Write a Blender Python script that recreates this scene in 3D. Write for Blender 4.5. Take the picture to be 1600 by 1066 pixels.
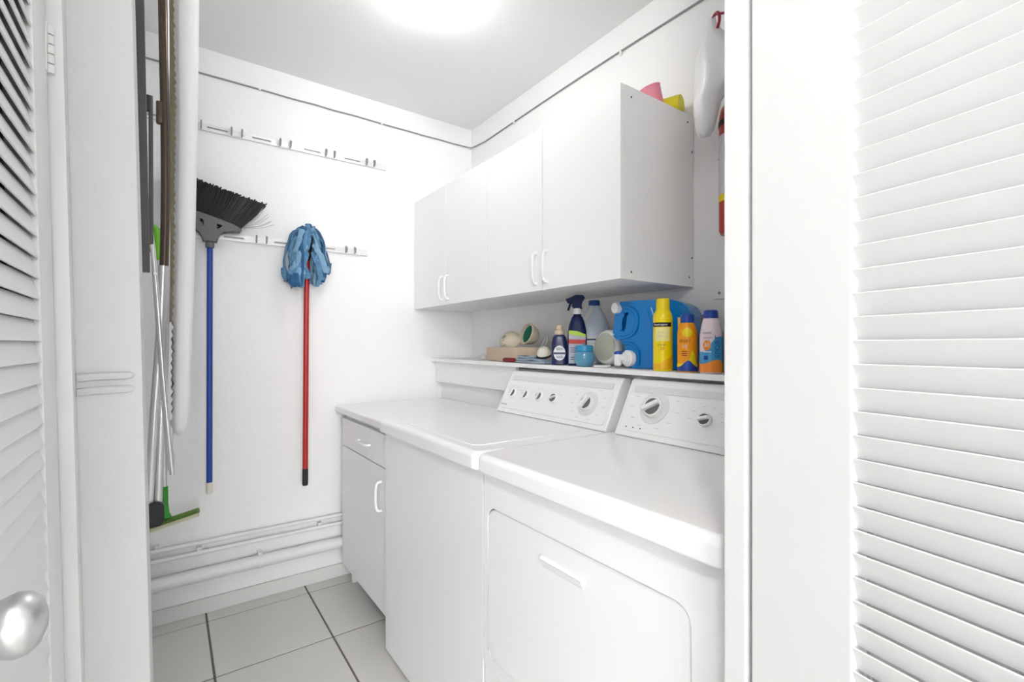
import bpy, bmesh, math, random
from mathutils import Vector, Matrix
random.seed(7)
for o in list(bpy.data.objects): bpy.data.objects.remove(o)
S = bpy.context.scene; COL = S.collection
PI = math.pi
# ---------------------------------------------------------------- camera
cam = bpy.data.cameras.new('camera'); cam.sensor_width = 36; cam.lens = 744/1600*36
cam.shift_y = 8/1600; cam.clip_start = .02
co = bpy.data.objects.new('camera', cam); COL.objects.link(co)
co.location = (0, 0, 1.204); co.rotation_euler = (PI/2, 0, -math.atan2(.5838, .8119))
S.camera = co
# ---------------------------------------------------------------- world, exposure
W = bpy.data.worlds.new('world'); S.world = W; W.use_nodes = True
W.node_tree.nodes['Background'].inputs[0].default_value = (1, .995, .985, 1)
W.node_tree.nodes['Background'].inputs[1].default_value = 0.4
LAMP_CLOSET = 46.0
FILL_HALL = 66.0  # strength of the added fill globe in the hall
FILL_END = 8.2  # strength of the added light panel on the end wall
FILL_SIDE = 0.3  # strength of the added light panel on the side wall
vs = S.view_settings; vs.view_transform = 'Standard'; vs.look = 'None'; vs.gamma = 1; vs.use_curve_mapping = False
vs.exposure = 0.64

# ---------------------------------------------------------------- materials
MATS = {}
def mat(name, col, rough=.5, metal=0, var=0, vscale=8, bump=0, bscale=80, emit=0, alpha=1, trans=0, coat=0, spec=.5):
    m = bpy.data.materials.new(name); m.use_nodes = True; nt = m.node_tree; b = nt.nodes['Principled BSDF']
    c = (*col, 1); b.inputs['Base Color'].default_value = c; b.inputs['Roughness'].default_value = rough
    b.inputs['Metallic'].default_value = metal; b.inputs['Coat Weight'].default_value = coat
    b.inputs['Specular IOR Level'].default_value = spec
    b.inputs['Transmission Weight'].default_value = trans; b.inputs['Alpha'].default_value = alpha
    tc = nt.nodes.new('ShaderNodeTexCoord')
    if var:
        n = nt.nodes.new('ShaderNodeTexNoise'); n.inputs['Scale'].default_value = vscale; n.inputs['Detail'].default_value = 5
        nt.links.new(tc.outputs['Object'], n.inputs['Vector'])
        mx = nt.nodes.new('ShaderNodeMix'); mx.data_type = 'RGBA'
        mx.inputs[6].default_value = tuple(max(0, v*(1-var)) for v in col)+(1,)
        mx.inputs[7].default_value = tuple(min(1, v*(1+var)) for v in col)+(1,)
        nt.links.new(n.outputs['Fac'], mx.inputs[0]); nt.links.new(mx.outputs[2], b.inputs['Base Color'])
    if bump:
        n2 = nt.nodes.new('ShaderNodeTexNoise'); n2.inputs['Scale'].default_value = bscale; n2.inputs['Detail'].default_value = 4
        nt.links.new(tc.outputs['Object'], n2.inputs['Vector'])
        bp = nt.nodes.new('ShaderNodeBump'); bp.inputs['Strength'].default_value = bump; bp.inputs['Distance'].default_value = .004
        nt.links.new(n2.outputs['Fac'], bp.inputs['Height']); nt.links.new(bp.outputs['Normal'], b.inputs['Normal'])
    if emit:
        b.inputs['Emission Color'].default_value = c; b.inputs['Emission Strength'].default_value = emit
    MATS[name] = m; return m
mat('wall', (.90, .90, .90), .7, bump=.35, bscale=45, var=.015)
mat('jamb_dimmed', (.66, .66, .66), .4, bump=.06, bscale=60)  # door paint darkened to stand in for weaker light on the jamb
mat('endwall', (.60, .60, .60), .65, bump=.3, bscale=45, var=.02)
mat('ceiling', (.91, .91, .91), .8, bump=.12, bscale=90)
mat('doorpaint', (.75, .75, .75), .4, bump=.06, bscale=60)
mat('recess_shade', (.012, .012, .013), .9)  # shade behind the left louvers put into the colour
mat('tile', (.66, .648, .63), .32, var=.035, vscale=6, bump=.02, bscale=30)
mat('grout', (.16, .15, .135), .9, var=.2, vscale=40)
mat('base', (.72, .72, .71), .6, bump=.3, bscale=50, var=.04)
mat('pipe', (.80, .80, .80), .45, bump=.1, bscale=60)
mat('cable', (.28, .28, .28), .6)
mat('laminate', (.90, .90, .90), .45)
mat('lam_edge', (.80, .80, .80), .4)
mat('screw', (.03, .03, .03), .5)
mat('plastic', (.88, .88, .88), .3)
mat('enamel', (.90, .90, .905), .22, coat=.15)
mat('enamel_front', (.87, .87, .875), .3)
mat('gap', (.04, .04, .04), .8)
mat('print', (.62, .62, .63), .6)
mat('panelgrey', (.74, .74, .745), .45)
mat('knobgrey', (.13, .13, .13), .5)
mat('railmetal', (.80, .80, .80), .4, metal=.35)
mat('railslot', (.55, .55, .55), .6)
mat('clipgrey', (.33, .33, .33), .5, metal=.3)
mat('chrome', (.62, .62, .62), .22, metal=1)
mat('satin', (.60, .60, .60), .33, metal=1, var=.05, vscale=20)
mat('brownmetal', (.075, .055, .038), .3, metal=.5)
mat('olive', (.17, .145, .09), .6, var=.3, vscale=60)
mat('darkgrey', (.075, .072, .07), .55)
mat('black', (.008, .009, .012), .5)
mat('padcloth', (.82, .82, .82), .9, bump=.1, bscale=120)
mat('padrim', (.72, .72, .71), .9, bump=.2, bscale=150)
mat('bluehandle', (.006, .045, .30), .35)
mat('cream', (.78, .74, .64), .5)
mat('broomgrey', (.11, .108, .105), .5)
mat('bristle', (.010, .009, .008), .6)
mat('wirebristle', (.45, .45, .44), .5)
mat('red', (.42, .012, .012), .35)
mat('mopblue', (.10, .235, .40), .95, var=.5, vscale=38, bump=.6, bscale=260)
mat('mopblue_pale', (.20, .36, .52), .95, var=.35, vscale=38, bump=.6, bscale=260)
mat('mopblue_deep', (.03, .11, .25), .95, var=.4, vscale=38, bump=.6, bscale=260)
mat('mopblack', (.012, .014, .02), .6)
mat('green', (.02, .30, .02), .4)
mat('lime', (.16, .52, .02), .4)
mat('olivegreen', (.10, .20, .03), .5)
mat('rubbercream', (.72, .72, .52), .5)
mat('cardboard', (.62, .49, .37), .8, var=.05, vscale=15)
mat('maskcream', (.74, .66, .52), .9, bump=.2, bscale=200)
mat('maskgreen', (.008, .17, .10), .7)
mat('strap', (.70, .70, .68), .6)
mat('maroon', (.20, .008, .012), .6)
mat('cloth', (.30, .37, .45), .95, bump=.4, bscale=160, var=.1)
mat('navy', (.008, .018, .085), .3)
mat('spraynavy', (.005, .014, .070), .45, spec=.2)
mat('tan', (.60, .48, .36), .5)
mat('labelgrey', (.42, .44, .52), .5, var=.06, vscale=60)
mat('labelred', (.50, .03, .03), .5)
mat('labelwhite', (.82, .84, .86), .5)
mat('labellime', (.42, .58, .05), .5)
mat('ink', (.02, .03, .09), .6)
mat('bleach', (.66, .74, .86), .3)
mat('bleachcap', (.01, .055, .26), .35)
mat('jarblue', (.10, .30, .46), .18, coat=.2)
mat('jarlid', (.03, .27, .50), .35)
mat('jugwhite', (.84, .84, .82), .35)
mat('jugend', (.50, .52, .42), .5)
mat('jugblue', (.001, .185, .54), .22, coat=.2)
mat('jugblue_light', (.22, .42, .72), .3)
mat('yellow', (.86, .66, .0), .3)
mat('yellowcap', (.84, .62, .0), .35)
mat('amber', (.82, .45, .01), .35)
mat('paleyellow', (.86, .78, .30), .5)
mat('orange', (.86, .32, .0), .3)
mat('royal', (.006, .05, .33), .3)
mat('pinkwhite', (.78, .66, .72), .3)
mat('skyblue', (.04, .30, .58), .3)
mat('sunorange', (.83, .25, .02), .35)
mat('white_ink', (.88, .88, .88), .5)
mat('beige', (.66, .60, .50), .5)
mat('tealdark', (.0, .20, .23), .35)
mat('browncap', (.20, .16, .13), .35, metal=.4)
mat('smoke', (.10, .10, .11), .4)
mat('pink', (.80, .26, .34), .5)
mat('cupyellow', (.82, .74, .02), .4)
mat('greywhite', (.70, .70, .70), .6)
mat('extred', (.45, .03, .02), .3)
mat('extlabel', (.62, .60, .64), .6, var=.15, vscale=120)
mat('bag', (.84, .84, .84), .35, bump=.3, bscale=25)
mat('hookred', (.30, .005, .03), .4)
mat('knobmetal', (.58, .58, .58), .34, metal=.9)
mat('lamp', (1, .99, .97), .4, emit=LAMP_CLOSET)
mat('fill_panel', (1, 1, 1), .5, emit=FILL_END)
mat('fill_panel_side', (1, 1, 1), .5, emit=FILL_SIDE)
mat('hall_fill', (1, .98, .95), .4, emit=FILL_HALL)

# ---------------------------------------------------------------- helpers
ORG = {}
def BM(): return bmesh.new()
def obj(name, bm, m, parent=None, label=None, cat=None, group=None, kind=None, smooth=False, fn=None, angle=40):
    """links one mesh object; vertices are given in world coordinates"""
    if fn:
        for v in bm.verts: v.co = fn(v.co)
    bmesh.ops.recalc_face_normals(bm, faces=bm.faces[:])
    if parent is None:
        xs = [v.co.x for v in bm.verts]; ys = [v.co.y for v in bm.verts]; zs = [v.co.z for v in bm.verts]
        org = Vector(((min(xs)+max(xs))/2, (min(ys)+max(ys))/2, min(zs)))
    else: org = ORG[parent.name]
    for v in bm.verts: v.co -= org
    if smooth:
        for f in bm.faces: f.smooth = True
        for e in bm.edges:
            if len(e.link_faces) == 2 and e.calc_face_angle(0) > math.radians(angle): e.smooth = False
    me = bpy.data.meshes.new(name); bm.to_mesh(me); bm.free()
    ms = m if isinstance(m, (list, tuple)) else [m]
    for q in ms: me.materials.append(MATS[q])
    o = bpy.data.objects.new(name, me); COL.objects.link(o)
    if smooth:
        wn_ = o.modifiers.new('weighted_normals', 'WEIGHTED_NORMAL'); wn_.mode = 'FACE_AREA'; wn_.weight = 60; wn_.keep_sharp = True
    if parent is None: o.location = org
    else: o.parent = parent
    ORG[o.name] = org
    tag(o, label, cat, group, kind); return o
def tag(o, label=None, cat=None, group=None, kind=None):
    if label: o['label'] = label
    if cat: o['category'] = cat
    if group: o['group'] = group
    if kind: o['kind'] = kind
    return o
def thing(name, loc, label=None, cat=None, group=None, kind=None):
    o = bpy.data.objects.new(name, None); COL.objects.link(o); o.location = loc; o.empty_display_size = .05
    ORG[o.name] = Vector(loc); return tag(o, label, cat, group, kind)
def share(name, src, parent, off):
    """another piece sharing the mesh of src, moved by off"""
    o = bpy.data.objects.new(name, src.data); COL.objects.link(o); o.parent = parent
    o.location = Vector(off); ORG[o.name] = ORG[parent.name]; return o
def box(bm, x0, x1, y0, y1, z0, z1, r=0, seg=2):
    M = Matrix.Translation(((x0+x1)/2, (y0+y1)/2, (z0+z1)/2)) @ Matrix.Diagonal((x1-x0, y1-y0, z1-z0, 1))
    g = bmesh.ops.create_cube(bm, size=1, matrix=M)
    if r:
        es = set(e for v in g['verts'] for e in v.link_edges)
        bmesh.ops.bevel(bm, geom=list(es), offset=r, segments=seg, profile=.5, affect='EDGES')
    return bm
def B(*a, **k): return box(BM(), *a, **k)
def frames(pts):
    P = [Vector(p) for p in pts]; T = []
    for i in range(len(P)):
        a = P[max(0, i-1)]; b = P[min(len(P)-1, i+1)]; T.append((b-a).normalized())
    up = Vector((0, 0, 1)) if abs(T[0].z) < .9 else Vector((1, 0, 0))
    N = []; n = (up - T[0]*up.dot(T[0])).normalized()
    for t in T:
        n = (n - t*n.dot(t)).normalized(); N.append((n, t.cross(n)))
    return P, T, N
def tube(bm, pts, r, seg=10, sx=1, sy=1, cap=True, n0=None):
    P, T, N = frames(pts); rings = []
    for i, p in enumerate(P):
        rr = r[i] if isinstance(r, (list, tuple)) else r
        a, b = N[i]
        if n0 is not None:
            a = (Vector(n0) - T[i]*Vector(n0).dot(T[i])).normalized(); b = T[i].cross(a)
        rings.append([bm.verts.new(p + a*math.cos(2*PI*k/seg)*rr*sx + b*math.sin(2*PI*k/seg)*rr*sy) for k in range(seg)])
    for i in range(len(rings)-1):
        for k in range(seg):
            bm.faces.new((rings[i][k], rings[i][(k+1) % seg], rings[i+1][(k+1) % seg], rings[i+1][k]))
    if cap: bm.faces.new(rings[0]); bm.faces.new(rings[-1])
    return bm
def smoothpts(pts, n=6):
    """Catmull-Rom through pts"""
    P = [Vector(p) for p in pts]; out = []
    for i in range(len(P)-1):
        p0 = P[max(0, i-1)]; p1 = P[i]; p2 = P[i+1]; p3 = P[min(len(P)-1, i+2)]
        for k in range(n):
            t = k/n
            out.append(.5*((2*p1)+(p2-p0)*t+(2*p0-5*p1+4*p2-p3)*t*t+(3*p1-p0-3*p2+p3)*t**3))
    out.append(P[-1]); return out
def lathe(bm, prof, c, axis=(0, 0, 1), seg=32, ex=1, ey=1, cap=True):
    """prof = [(r, h)] along axis from c"""
    A = Vector(axis).normalized(); q = A.to_track_quat('Z', 'Y'); c = Vector(c); rings = []
    for r, h in prof:
        if r < 1e-6: rings.append([bm.verts.new(c + q @ Vector((0, 0, h)))])
        else: rings.append([bm.verts.new(c + q @ Vector((r*ex*math.cos(2*PI*k/seg), r*ey*math.sin(2*PI*k/seg), h))) for k in range(seg)])
    for a, b in zip(rings, rings[1:]):
        if len(a) == 1 and len(b) == 1: continue
        for k in range(seg):
            k2 = (k+1) % seg
            if len(a) == 1: bm.faces.new((a[0], b[k], b[k2]))
            elif len(b) == 1: bm.faces.new((a[k], a[k2], b[0]))
            else: bm.faces.new((a[k], a[k2], b[k2], b[k]))
    if cap and len(rings[0]) > 1: bm.faces.new(rings[0])
    if cap and len(rings[-1]) > 1: bm.faces.new(rings[-1])
    if not cap and len(rings[0]) == len(rings[-1]) > 1:
        for k in range(seg): bm.faces.new((rings[-1][k], rings[-1][(k+1) % seg], rings[0][(k+1) % seg], rings[0][k]))
    return bm
def LT(*a, **k): return lathe(BM(), *a, **k)
def rrect(w, h, r, n=6):
    """rounded rectangle, lower-left at 0,0"""
    out = []
    for cx, cy, a0 in ((w-r, r, -90), (w-r, h-r, 0), (r, h-r, 90), (r, r, 180)):
        for k in range(n+1):
            a = math.radians(a0+90*k/n); out.append((cx+r*math.cos(a), cy+r*math.sin(a)))
    return out
def plate(loops, f0, f1, bevel=0, seg=2):
    """loops in 2-D (outer first, then holes); f0/f1 map (a, b) to the two faces"""
    bm = BM(); es = []
    for L in loops:
        vs_ = [bm.verts.new((a, b, 0)) for a, b in L]
        for i in range(len(vs_)): es.append(bm.edges.new((vs_[i], vs_[(i+1) % len(vs_)])))
    bmesh.ops.triangle_fill(bm, use_beauty=True, use_dissolve=True, edges=es)
    ext = bmesh.ops.extrude_face_region(bm, geom=bm.faces[:])
    top = set(v for v in ext['geom'] if isinstance(v, bmesh.types.BMVert))
    ee = [e for e in bm.edges if len(e.link_faces) == 2]
    cs = {v: (v.co.x, v.co.y) for v in bm.verts}
    for v in bm.verts: v.co = Vector((f1 if v in top else f0)(*cs[v]))
    if bevel:
        ee = [e for e in bm.edges if len(e.link_faces) == 2 and (e.verts[0] in top) == (e.verts[1] in top) and e.calc_face_angle(0) > 1.0]
        bmesh.ops.bevel(bm, geom=ee, offset=bevel, segments=seg, profile=.5, affect='EDGES')
    return bm
def prism(poly, axis, a0, a1, bevel=0, seg=2):
    """poly in the plane across axis: x -> (y,z), y -> (x,z), z -> (x,y)"""
    bm = BM()
    mk = {'x': lambda p, a: (a, p[0], p[1]), 'y': lambda p, a: (p[0], a, p[1]), 'z': lambda p, a: (p[0], p[1], a)}[axis]
    A = [bm.verts.new(mk(p, a0)) for p in poly]; C = [bm.verts.new(mk(p, a1)) for p in poly]
    bm.faces.new(A); bm.faces.new(C[::-1])
    for i in range(len(poly)):
        j = (i+1) % len(poly); bm.faces.new((A[i], C[i], C[j], A[j]))
    if bevel: bmesh.ops.bevel(bm, geom=bm.edges[:], offset=bevel, segments=seg, profile=.5, affect='EDGES')
    return bm
def patch(c, r, a0, a1, zl, zh, n=28, rows=6):
    """printed label wrapped on a can; angles from the side that faces the room's door (0 = towards it)"""
    bm = BM(); base = math.atan2(-c[1], -c[0]); g = []
    for i in range(n+1):
        a = a0+(a1-a0)*i/n; l = zl(a) if callable(zl) else zl; h = zh(a) if callable(zh) else zh; col = []
        for k in range(rows+1):
            z = l+(h-l)*k/rows; rr = (r(z) if callable(r) else r)
            col.append(bm.verts.new((c[0]+rr*math.cos(base+a), c[1]+rr*math.sin(base+a), c[2]+z)))
        g.append(col)
    for i in range(n):
        for k in range(rows): bm.faces.new((g[i][k], g[i+1][k], g[i+1][k+1], g[i][k+1]))
    return bm
def text_bm(s, size, spacing=1):
    cu = bpy.data.curves.new('lettering', 'FONT'); cu.body = s; cu.size = size; cu.align_x = 'CENTER'; cu.align_y = 'CENTER'; cu.space_character = spacing
    cu.resolution_u = 3; cu.fill_mode = 'FRONT'
    t = bpy.data.objects.new('lettering', cu); COL.objects.link(t); bpy.context.view_layer.update()
    dg = bpy.context.evaluated_depsgraph_get(); me = bpy.data.meshes.new_from_object(t.evaluated_get(dg))
    bm = BM(); bm.from_mesh(me); bpy.data.objects.remove(t); bpy.data.curves.remove(cu); bpy.data.meshes.remove(me); return bm
def can_text(s, size, c, r, z, a=0, vertical=False, spacing=1):
    bm = text_bm(s, size, spacing); base = math.atan2(-c[1], -c[0])
    for v in bm.verts:
        x, y = v.co.x, v.co.y
        if vertical: x, y = -y, x
        rr = r(z+y) if callable(r) else r
        an = base+a+x/rr
        v.co = Vector((c[0]+rr*math.cos(an), c[1]+rr*math.sin(an), c[2]+z+y))
    return bm
def zs(y): return 1.1235+(y-.7)*.0055          # top of the slightly sagging shelf

# ================================================================= structure
# floor with tiles
floor = obj('floor', B(-4.15, 1.75, -5.3, 2.70, -.06, -.004), 'grout', kind='structure', label='grey ceramic tile floor with dark grout')
cache = {}
def tiles(X0, X1, Y0, Y1, ycut=None):
    i0 = math.floor((X0-.551)/.418)-1; j0 = math.floor((Y0-2.467)/.432)-1
    for i in range(i0, i0+12):
        for j in range(j0, j0+16):
            a, b = max(X0, .551+.418*i+.004), min(X1, .551+.418*(i+1)-.004)
            c, d = max(Y0, 2.467+.432*j+.004), min(Y1, 2.467+.432*(j+1)-.004)
            if b-a < .015 or d-c < .015: continue
            k = (round(b-a, 3), round(d-c, 3))
            if k not in cache:
                cache[k] = obj('tile', box(BM(), a, b, c, d, -.02, 0, r=.0015, seg=1), 'tile', floor); cache[k]['xy'] = (a, c)
                cache[k]['kind'] = 'structure'
                del cache[k]['kind']
            else:
                s = cache[k]; share('tile', s, floor, (a-s['xy'][0], c-s['xy'][1], 0))
tiles(-.15, 1.53, 1.05, 2.56); tiles(-1.2, 1.53, -1.9, 1.05)
for s in cache.values(): del s['xy']
obj('ceiling', B(-4.15, 1.75, -5.3, 2.70, 2.55, 2.65), 'ceiling', kind='structure', label='white painted ceiling')
obj('wall_back', B(-.27, 1.65, 2.56, 2.68, -.05, 2.55), 'wall', kind='structure', label='white rough painted back wall of the closet')
obj('wall_right', B(1.53, 1.65, -5.2, 2.56, -.05, 2.55), 'wall', kind='structure', label='white rough painted wall behind the machines')
obj('wall_left', B(-.27, -.15, 1.05, 2.56, -.05, 2.55), 'wall', kind='structure', label='white closet side wall behind the ironing board')
LEAN = lambda v: Vector((v.x+(1.2-v.z)*.0214, v.y, v.z))
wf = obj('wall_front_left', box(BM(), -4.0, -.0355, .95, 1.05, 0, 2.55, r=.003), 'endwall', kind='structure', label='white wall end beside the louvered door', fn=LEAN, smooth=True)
for z0 in (1.137, 1.158):                                    # two painted ridges on the wall end
    bm = BM(); tube(bm, smoothpts([(-.1105, .949, z0-.002), (-.09, .9475, z0), (-.06, .948, z0+.0005), (-.044, .9515, z0+.001)], 4), [.0062]*9+[.006, .0055, .004, .002], 8)
    obj('ridge', bm, 'endwall', wf, smooth=True)
obj('wall_front_right', B(.634, 1.53, .339, .371, 0, 2.55, r=.003), 'jamb_dimmed', kind='structure', label='white door jamb and wall next to the dryer', smooth=True)
# added box behind the left louvered door, painted near-black as shade
obj('wall_shadebox_back', B(-1.0, -.90, .33, .95, 0, 2.55), 'recess_shade', kind='structure')
obj('wall_shadebox_side', B(-.9, -.16, .33, .37, 0, 2.55), 'recess_shade', kind='structure')
obj('wall_shadebox_lining', B(-.9, -.20, .935, .948, 0, 2.55), 'recess_shade', kind='structure')
obj('wall_shadebox_top', B(-.9, -.16, .37, .935, 2.16, 2.55), 'recess_shade', kind='structure')
obj('wall_hall_left', B(-4.12, -4.0, -5.2, .95, -.05, 2.55), 'wall', kind='structure', label='white hall wall')
obj('wall_hall_end', B(-4.12, 1.65, -5.3, -5.2, -.05, 2.55), 'wall', kind='structure', label='white wall with an added light panel at the end of the hall')
wn = thing('fill_panel_1', (-1.6, -5.19, .25), label='tall added light panel on the hall end wall, out of view', kind='structure')  # added fill, unseen behind the camera, brightens the closet
for x0 in (-3.62, -2.28, -.94): obj('glow_pane', B(x0, x0+1.26, -5.195, -5.185, .30, 2.40), 'fill_panel', wn)
obj('frame', plate([[(-3.70, .22), (.40, .22), (.40, 2.48), (-3.70, 2.48)], [(-3.62, .30), (-3.62, 2.40), (.32, 2.40), (.32, .30)]], lambda a, b: (a, -5.199, b), lambda a, b: (a, -5.16, b)), 'doorpaint', wn)
for x0 in (-2.36, -1.02): obj('panel_divider', B(x0, x0+.08, -5.199, -5.16, .30, 2.40), 'doorpaint', wn)
wn = thing('fill_panel_2', (-3.99, -1.9, .25), label='wide added light panel on the long hall wall, out of view', kind='structure')  # second added fill, unseen, lights surfaces facing left
for y0 in (-3.62, -2.28, -.94): obj('glow_pane', B(-3.995, -3.985, y0, y0+1.26, .30, 2.40), 'fill_panel_side', wn)
obj('frame', plate([[(-3.70, .22), (.40, .22), (.40, 2.48), (-3.70, 2.48)], [(-3.62, .30), (-3.62, 2.40), (.32, 2.40), (.32, .30)]], lambda a, b: (-3.999, a, b), lambda a, b: (-3.96, a, b)), 'doorpaint', wn)
for y0 in (-2.36, -1.02): obj('panel_divider', B(-3.999, -3.96, y0, y0+.08, .30, 2.40), 'doorpaint', wn)
# baseboard
obj('baseboard_back', box(BM(), -.15, 1.31, 2.546, 2.56, 0, .066, r=.003), 'base', kind='structure', label='rough painted baseboard under the pipes', smooth=True)
# boxed-out ledge panel behind the machines
led = obj('trim_1', B(1.319, 1.335, .371, 2.56, 0, 1.10), 'laminate', kind='structure', label='white panel below the shelf behind the worktop')

# --------------------------------------------------------------- louvered doors
def louver_leaf(name, frame, width, z0, z1, stile, pitch, tilt, depth, rise, label, knob=None, hinge=None, stile2=None):
    """leaf frame: frame(a, d, z) -> world, a along the leaf from hinge, d depth behind the visible face"""
    root = thing(name, frame(0, 0, 0), label=label, kind='structure')
    th = .030; s2 = stile2 or stile
    def P(bm): 
        for v in bm.verts: v.co = Vector(frame(v.co.x, v.co.y, v.co.z))
        return bm
    obj('stile', P(box(BM(), 0, stile, 0, th, z0, z1, r=.003)), 'doorpaint', root, smooth=True)
    obj('stile', P(box(BM(), width-s2, width, 0, th, z0, z1, r=.003)), 'doorpaint', root, smooth=True)
    obj('rail', P(box(BM(), stile, width-s2, 0, th, z1-.09, z1, r=.002)), 'doorpaint', root, smooth=True)
    obj('rail', P(box(BM(), stile, width-s2, 0, th, z0, z0+.14, r=.002)), 'doorpaint', root, smooth=True)
    z = z0+.15; first = None
    while z < z1-.10:
        if first is None or True:
            bm = BM(); t = .0012
            d0, d1 = .0022, .0022+depth
            za, zb = (0, rise) if tilt > 0 else (rise, 0)
            L = math.hypot(depth, rise); nx, nz = -(zb-za)/L*t, depth/L*t
            q = [(d0-nx, z+za-nz), (d1-nx, z+zb-nz), (d1+nx, z+zb+nz), (d0+nx, z+za+nz)]
            A = [bm.verts.new((stile-.004, a, b)) for a, b in q]; C = [bm.verts.new((width-s2+.004, a, b)) for a, b in q]
            bm.faces.new(A); bm.faces.new(C[::-1])
            for i in range(4): bm.faces.new((A[i], C[i], C[(i+1) % 4], A[(i+1) % 4]))
            bmesh.ops.bevel(bm, geom=[e for e in bm.edges if abs(e.verts[0].co.x-e.verts[1].co.x) > .05], offset=.0005, segments=1, affect='EDGES')
            obj('slat', P(bm), 'doorpaint', root)
        z += pitch
    if knob:
        a, zz = knob; bm = BM()
        k = obj('knob', LT([(0, 0), (.012, 0), (.0125, .004), (.008, .008), (.007, .022), (.012, .027), (.019, .033), (.0215, .040), (.0205, .047), (.015, .053), (.006, .056), (0, .0565)], frame(a, 0, zz), axis=(1, 0, 0)), 'knobmetal', root, smooth=True)
        k['label'] = 'round satin chrome door knob'
    if hinge:
        for zz in hinge:
            bm = BM()
            for n in range(5):
                c = Vector(frame(-.004, -.003, zz+n*.0135)); lathe(bm, [(.0045, .0008), (.005, .002), (.005, .0115), (.0045, .0128)], c, seg=12)
            box(bm, c.x-.003, c.x-.001, c.y-.012, c.y+.004, zz, zz+.067)
            obj('hinge', bm, 'doorpaint', root, smooth=True)
    return root
def fr_left(a, d, z):
    x = -.13-d+(1.2-z)*.0214; return (x, .915-a, z)
louver_leaf('door_1', fr_left, .535, .012, 2.15, .082, .0262, +1, .0065, .0265, 'white louvered door with a round metal knob', knob=(.450, 1.012), hinge=(1.585, .30))
# narrow casing between that door and the wall end
obj('trim_2', box(BM(), -.150, -.1135, .922, .949, 0, 2.2, r=.002), 'doorpaint', kind='structure', fn=LEAN, label='narrow white casing on the hinge side of the louvered door', smooth=True)
ux, uy = .1935, .981                                            # direction of the folded right leaf
def fr_right(a, d, z):
    x, y = .6385-ux*a+uy*d, .334-uy*a-ux*d; return (x, y, z)
louver_leaf('door_2', fr_right, .45, .012, 2.15, .128, .0262, -1, .0095, .0268, 'white louvered folding door leaf beside the dryer')
def fr_right2(a, d, z): return fr_right(a, d+.036, z)
louver_leaf('door_3', fr_right2, .45, .012, 2.15, .128, .0262, +1, .0095, .0268, 'second white louvered leaf folded behind the first one')

# --------------------------------------------------------------- lamps
lp = thing('ceiling_lamp', (.80, 1.62, 2.55), 'glowing white globe lamp on the closet ceiling', 'lamp')
obj('base', LT([(0, 0), (.068, 0), (.070, -.030), (.068, -.034), (.066, -.030), (.064, -.010), (0, -.010)], (.80, 1.62, 2.55)), 'plastic', lp, smooth=True)  # lip drawn down over the globe to keep direct light off the ceiling
obj('globe', LT([(0, -.098)]+[(.062*math.sin(a), -.036-.062*math.cos(a)) for a in [k*PI/16 for k in range(1, 15)]]+[(.03, -.012)], (.80, 1.62, 2.55)), 'lamp', lp, smooth=True)
lh = thing('hall_fill', (-.42, -.45, 2.55), 'added globe fill light on the hall ceiling, out of view', 'lamp')  # added fill, unseen, placed to reach the cabinet side and dryer
obj('base', LT([(.09, 0), (.09, -.015), (.07, -.025), (0, -.025)], (-.42, -.45, 2.55)), 'plastic', lh, smooth=True)
obj('globe', LT([(0, -.24)]+[(.12*math.sin(a), -.12-.12*math.cos(a)) for a in [k*PI/16 for k in range(1, 15)]]+[(.05, -.015)], (-.42, -.45, 2.55)), 'hall_fill', lh, smooth=True)

# ================================================================= machines
def knob(parent, y, base, nrm, r, h, rot, ring=0, gw=.20):
    """console knob: white skirt, grey face, white grip bar"""
    n = Vector(nrm).normalized(); c = Vector(base)
    k = obj('knob', LT([(r*1.08, 0), (r*1.08, h*.35), (r, h*.5), (0, h*.5)], c, axis=n, seg=28), 'plastic', parent, smooth=True)
    obj('knob_face', LT([(r*.86, h*.5), (r*.84, h*.56), (0, h*.56)], c, axis=n, seg=28), 'knobgrey', k, smooth=True)
    q = n.to_track_quat('Z', 'Y'); bm = BM(); box(bm, -r*.95, r*.95, -r*gw, r*gw, h*.5, h*1.05, r=r*.10)
    R = Matrix.Translation(c) @ q.to_matrix().to_4x4() @ Matrix.Rotation(rot, 4, 'Z'); bmesh.ops.transform(bm, matrix=R, verts=bm.verts[:])
    obj('grip', bm, 'plastic', k, smooth=True)
    if ring:
        obj('dial_ring', LT([(ring*.72, .0005), (ring, .0005), (ring, .002), (ring*.97, .003), (ring*.72, .003)], c, axis=n, seg=40), 'panelgrey', parent, smooth=True)
    return k
CN = Vector((-.170, 0, .088)).normalized()                     # normal of the sloping console face
def cface(y, t, off=0):
    """point on the console face: t = 0 lower edge .. 1 upper edge"""
    return Vector((1.168+.088*t, y, .920+.170*t)) + CN*off
def ticks(parent, y, t, r, n, a0, a1, ln=.007):
    """short printed strokes around a knob"""
    q = CN.to_track_quat('Z', 'Y')
    for i in range(n):
        a = a0+(a1-a0)*i/(n-1); R = Matrix.Translation(cface(y, t, .0045)) @ q.to_matrix().to_4x4() @ Matrix.Translation((r*math.cos(a)*1.25, r*math.sin(a), 0))
        b2 = BM(); box(b2, -ln, ln, -.0008, .0008, 0, .0003); bmesh.ops.transform(b2, matrix=R, verts=b2.verts[:])
        obj('printed_mark', b2, 'print', parent)
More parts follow.
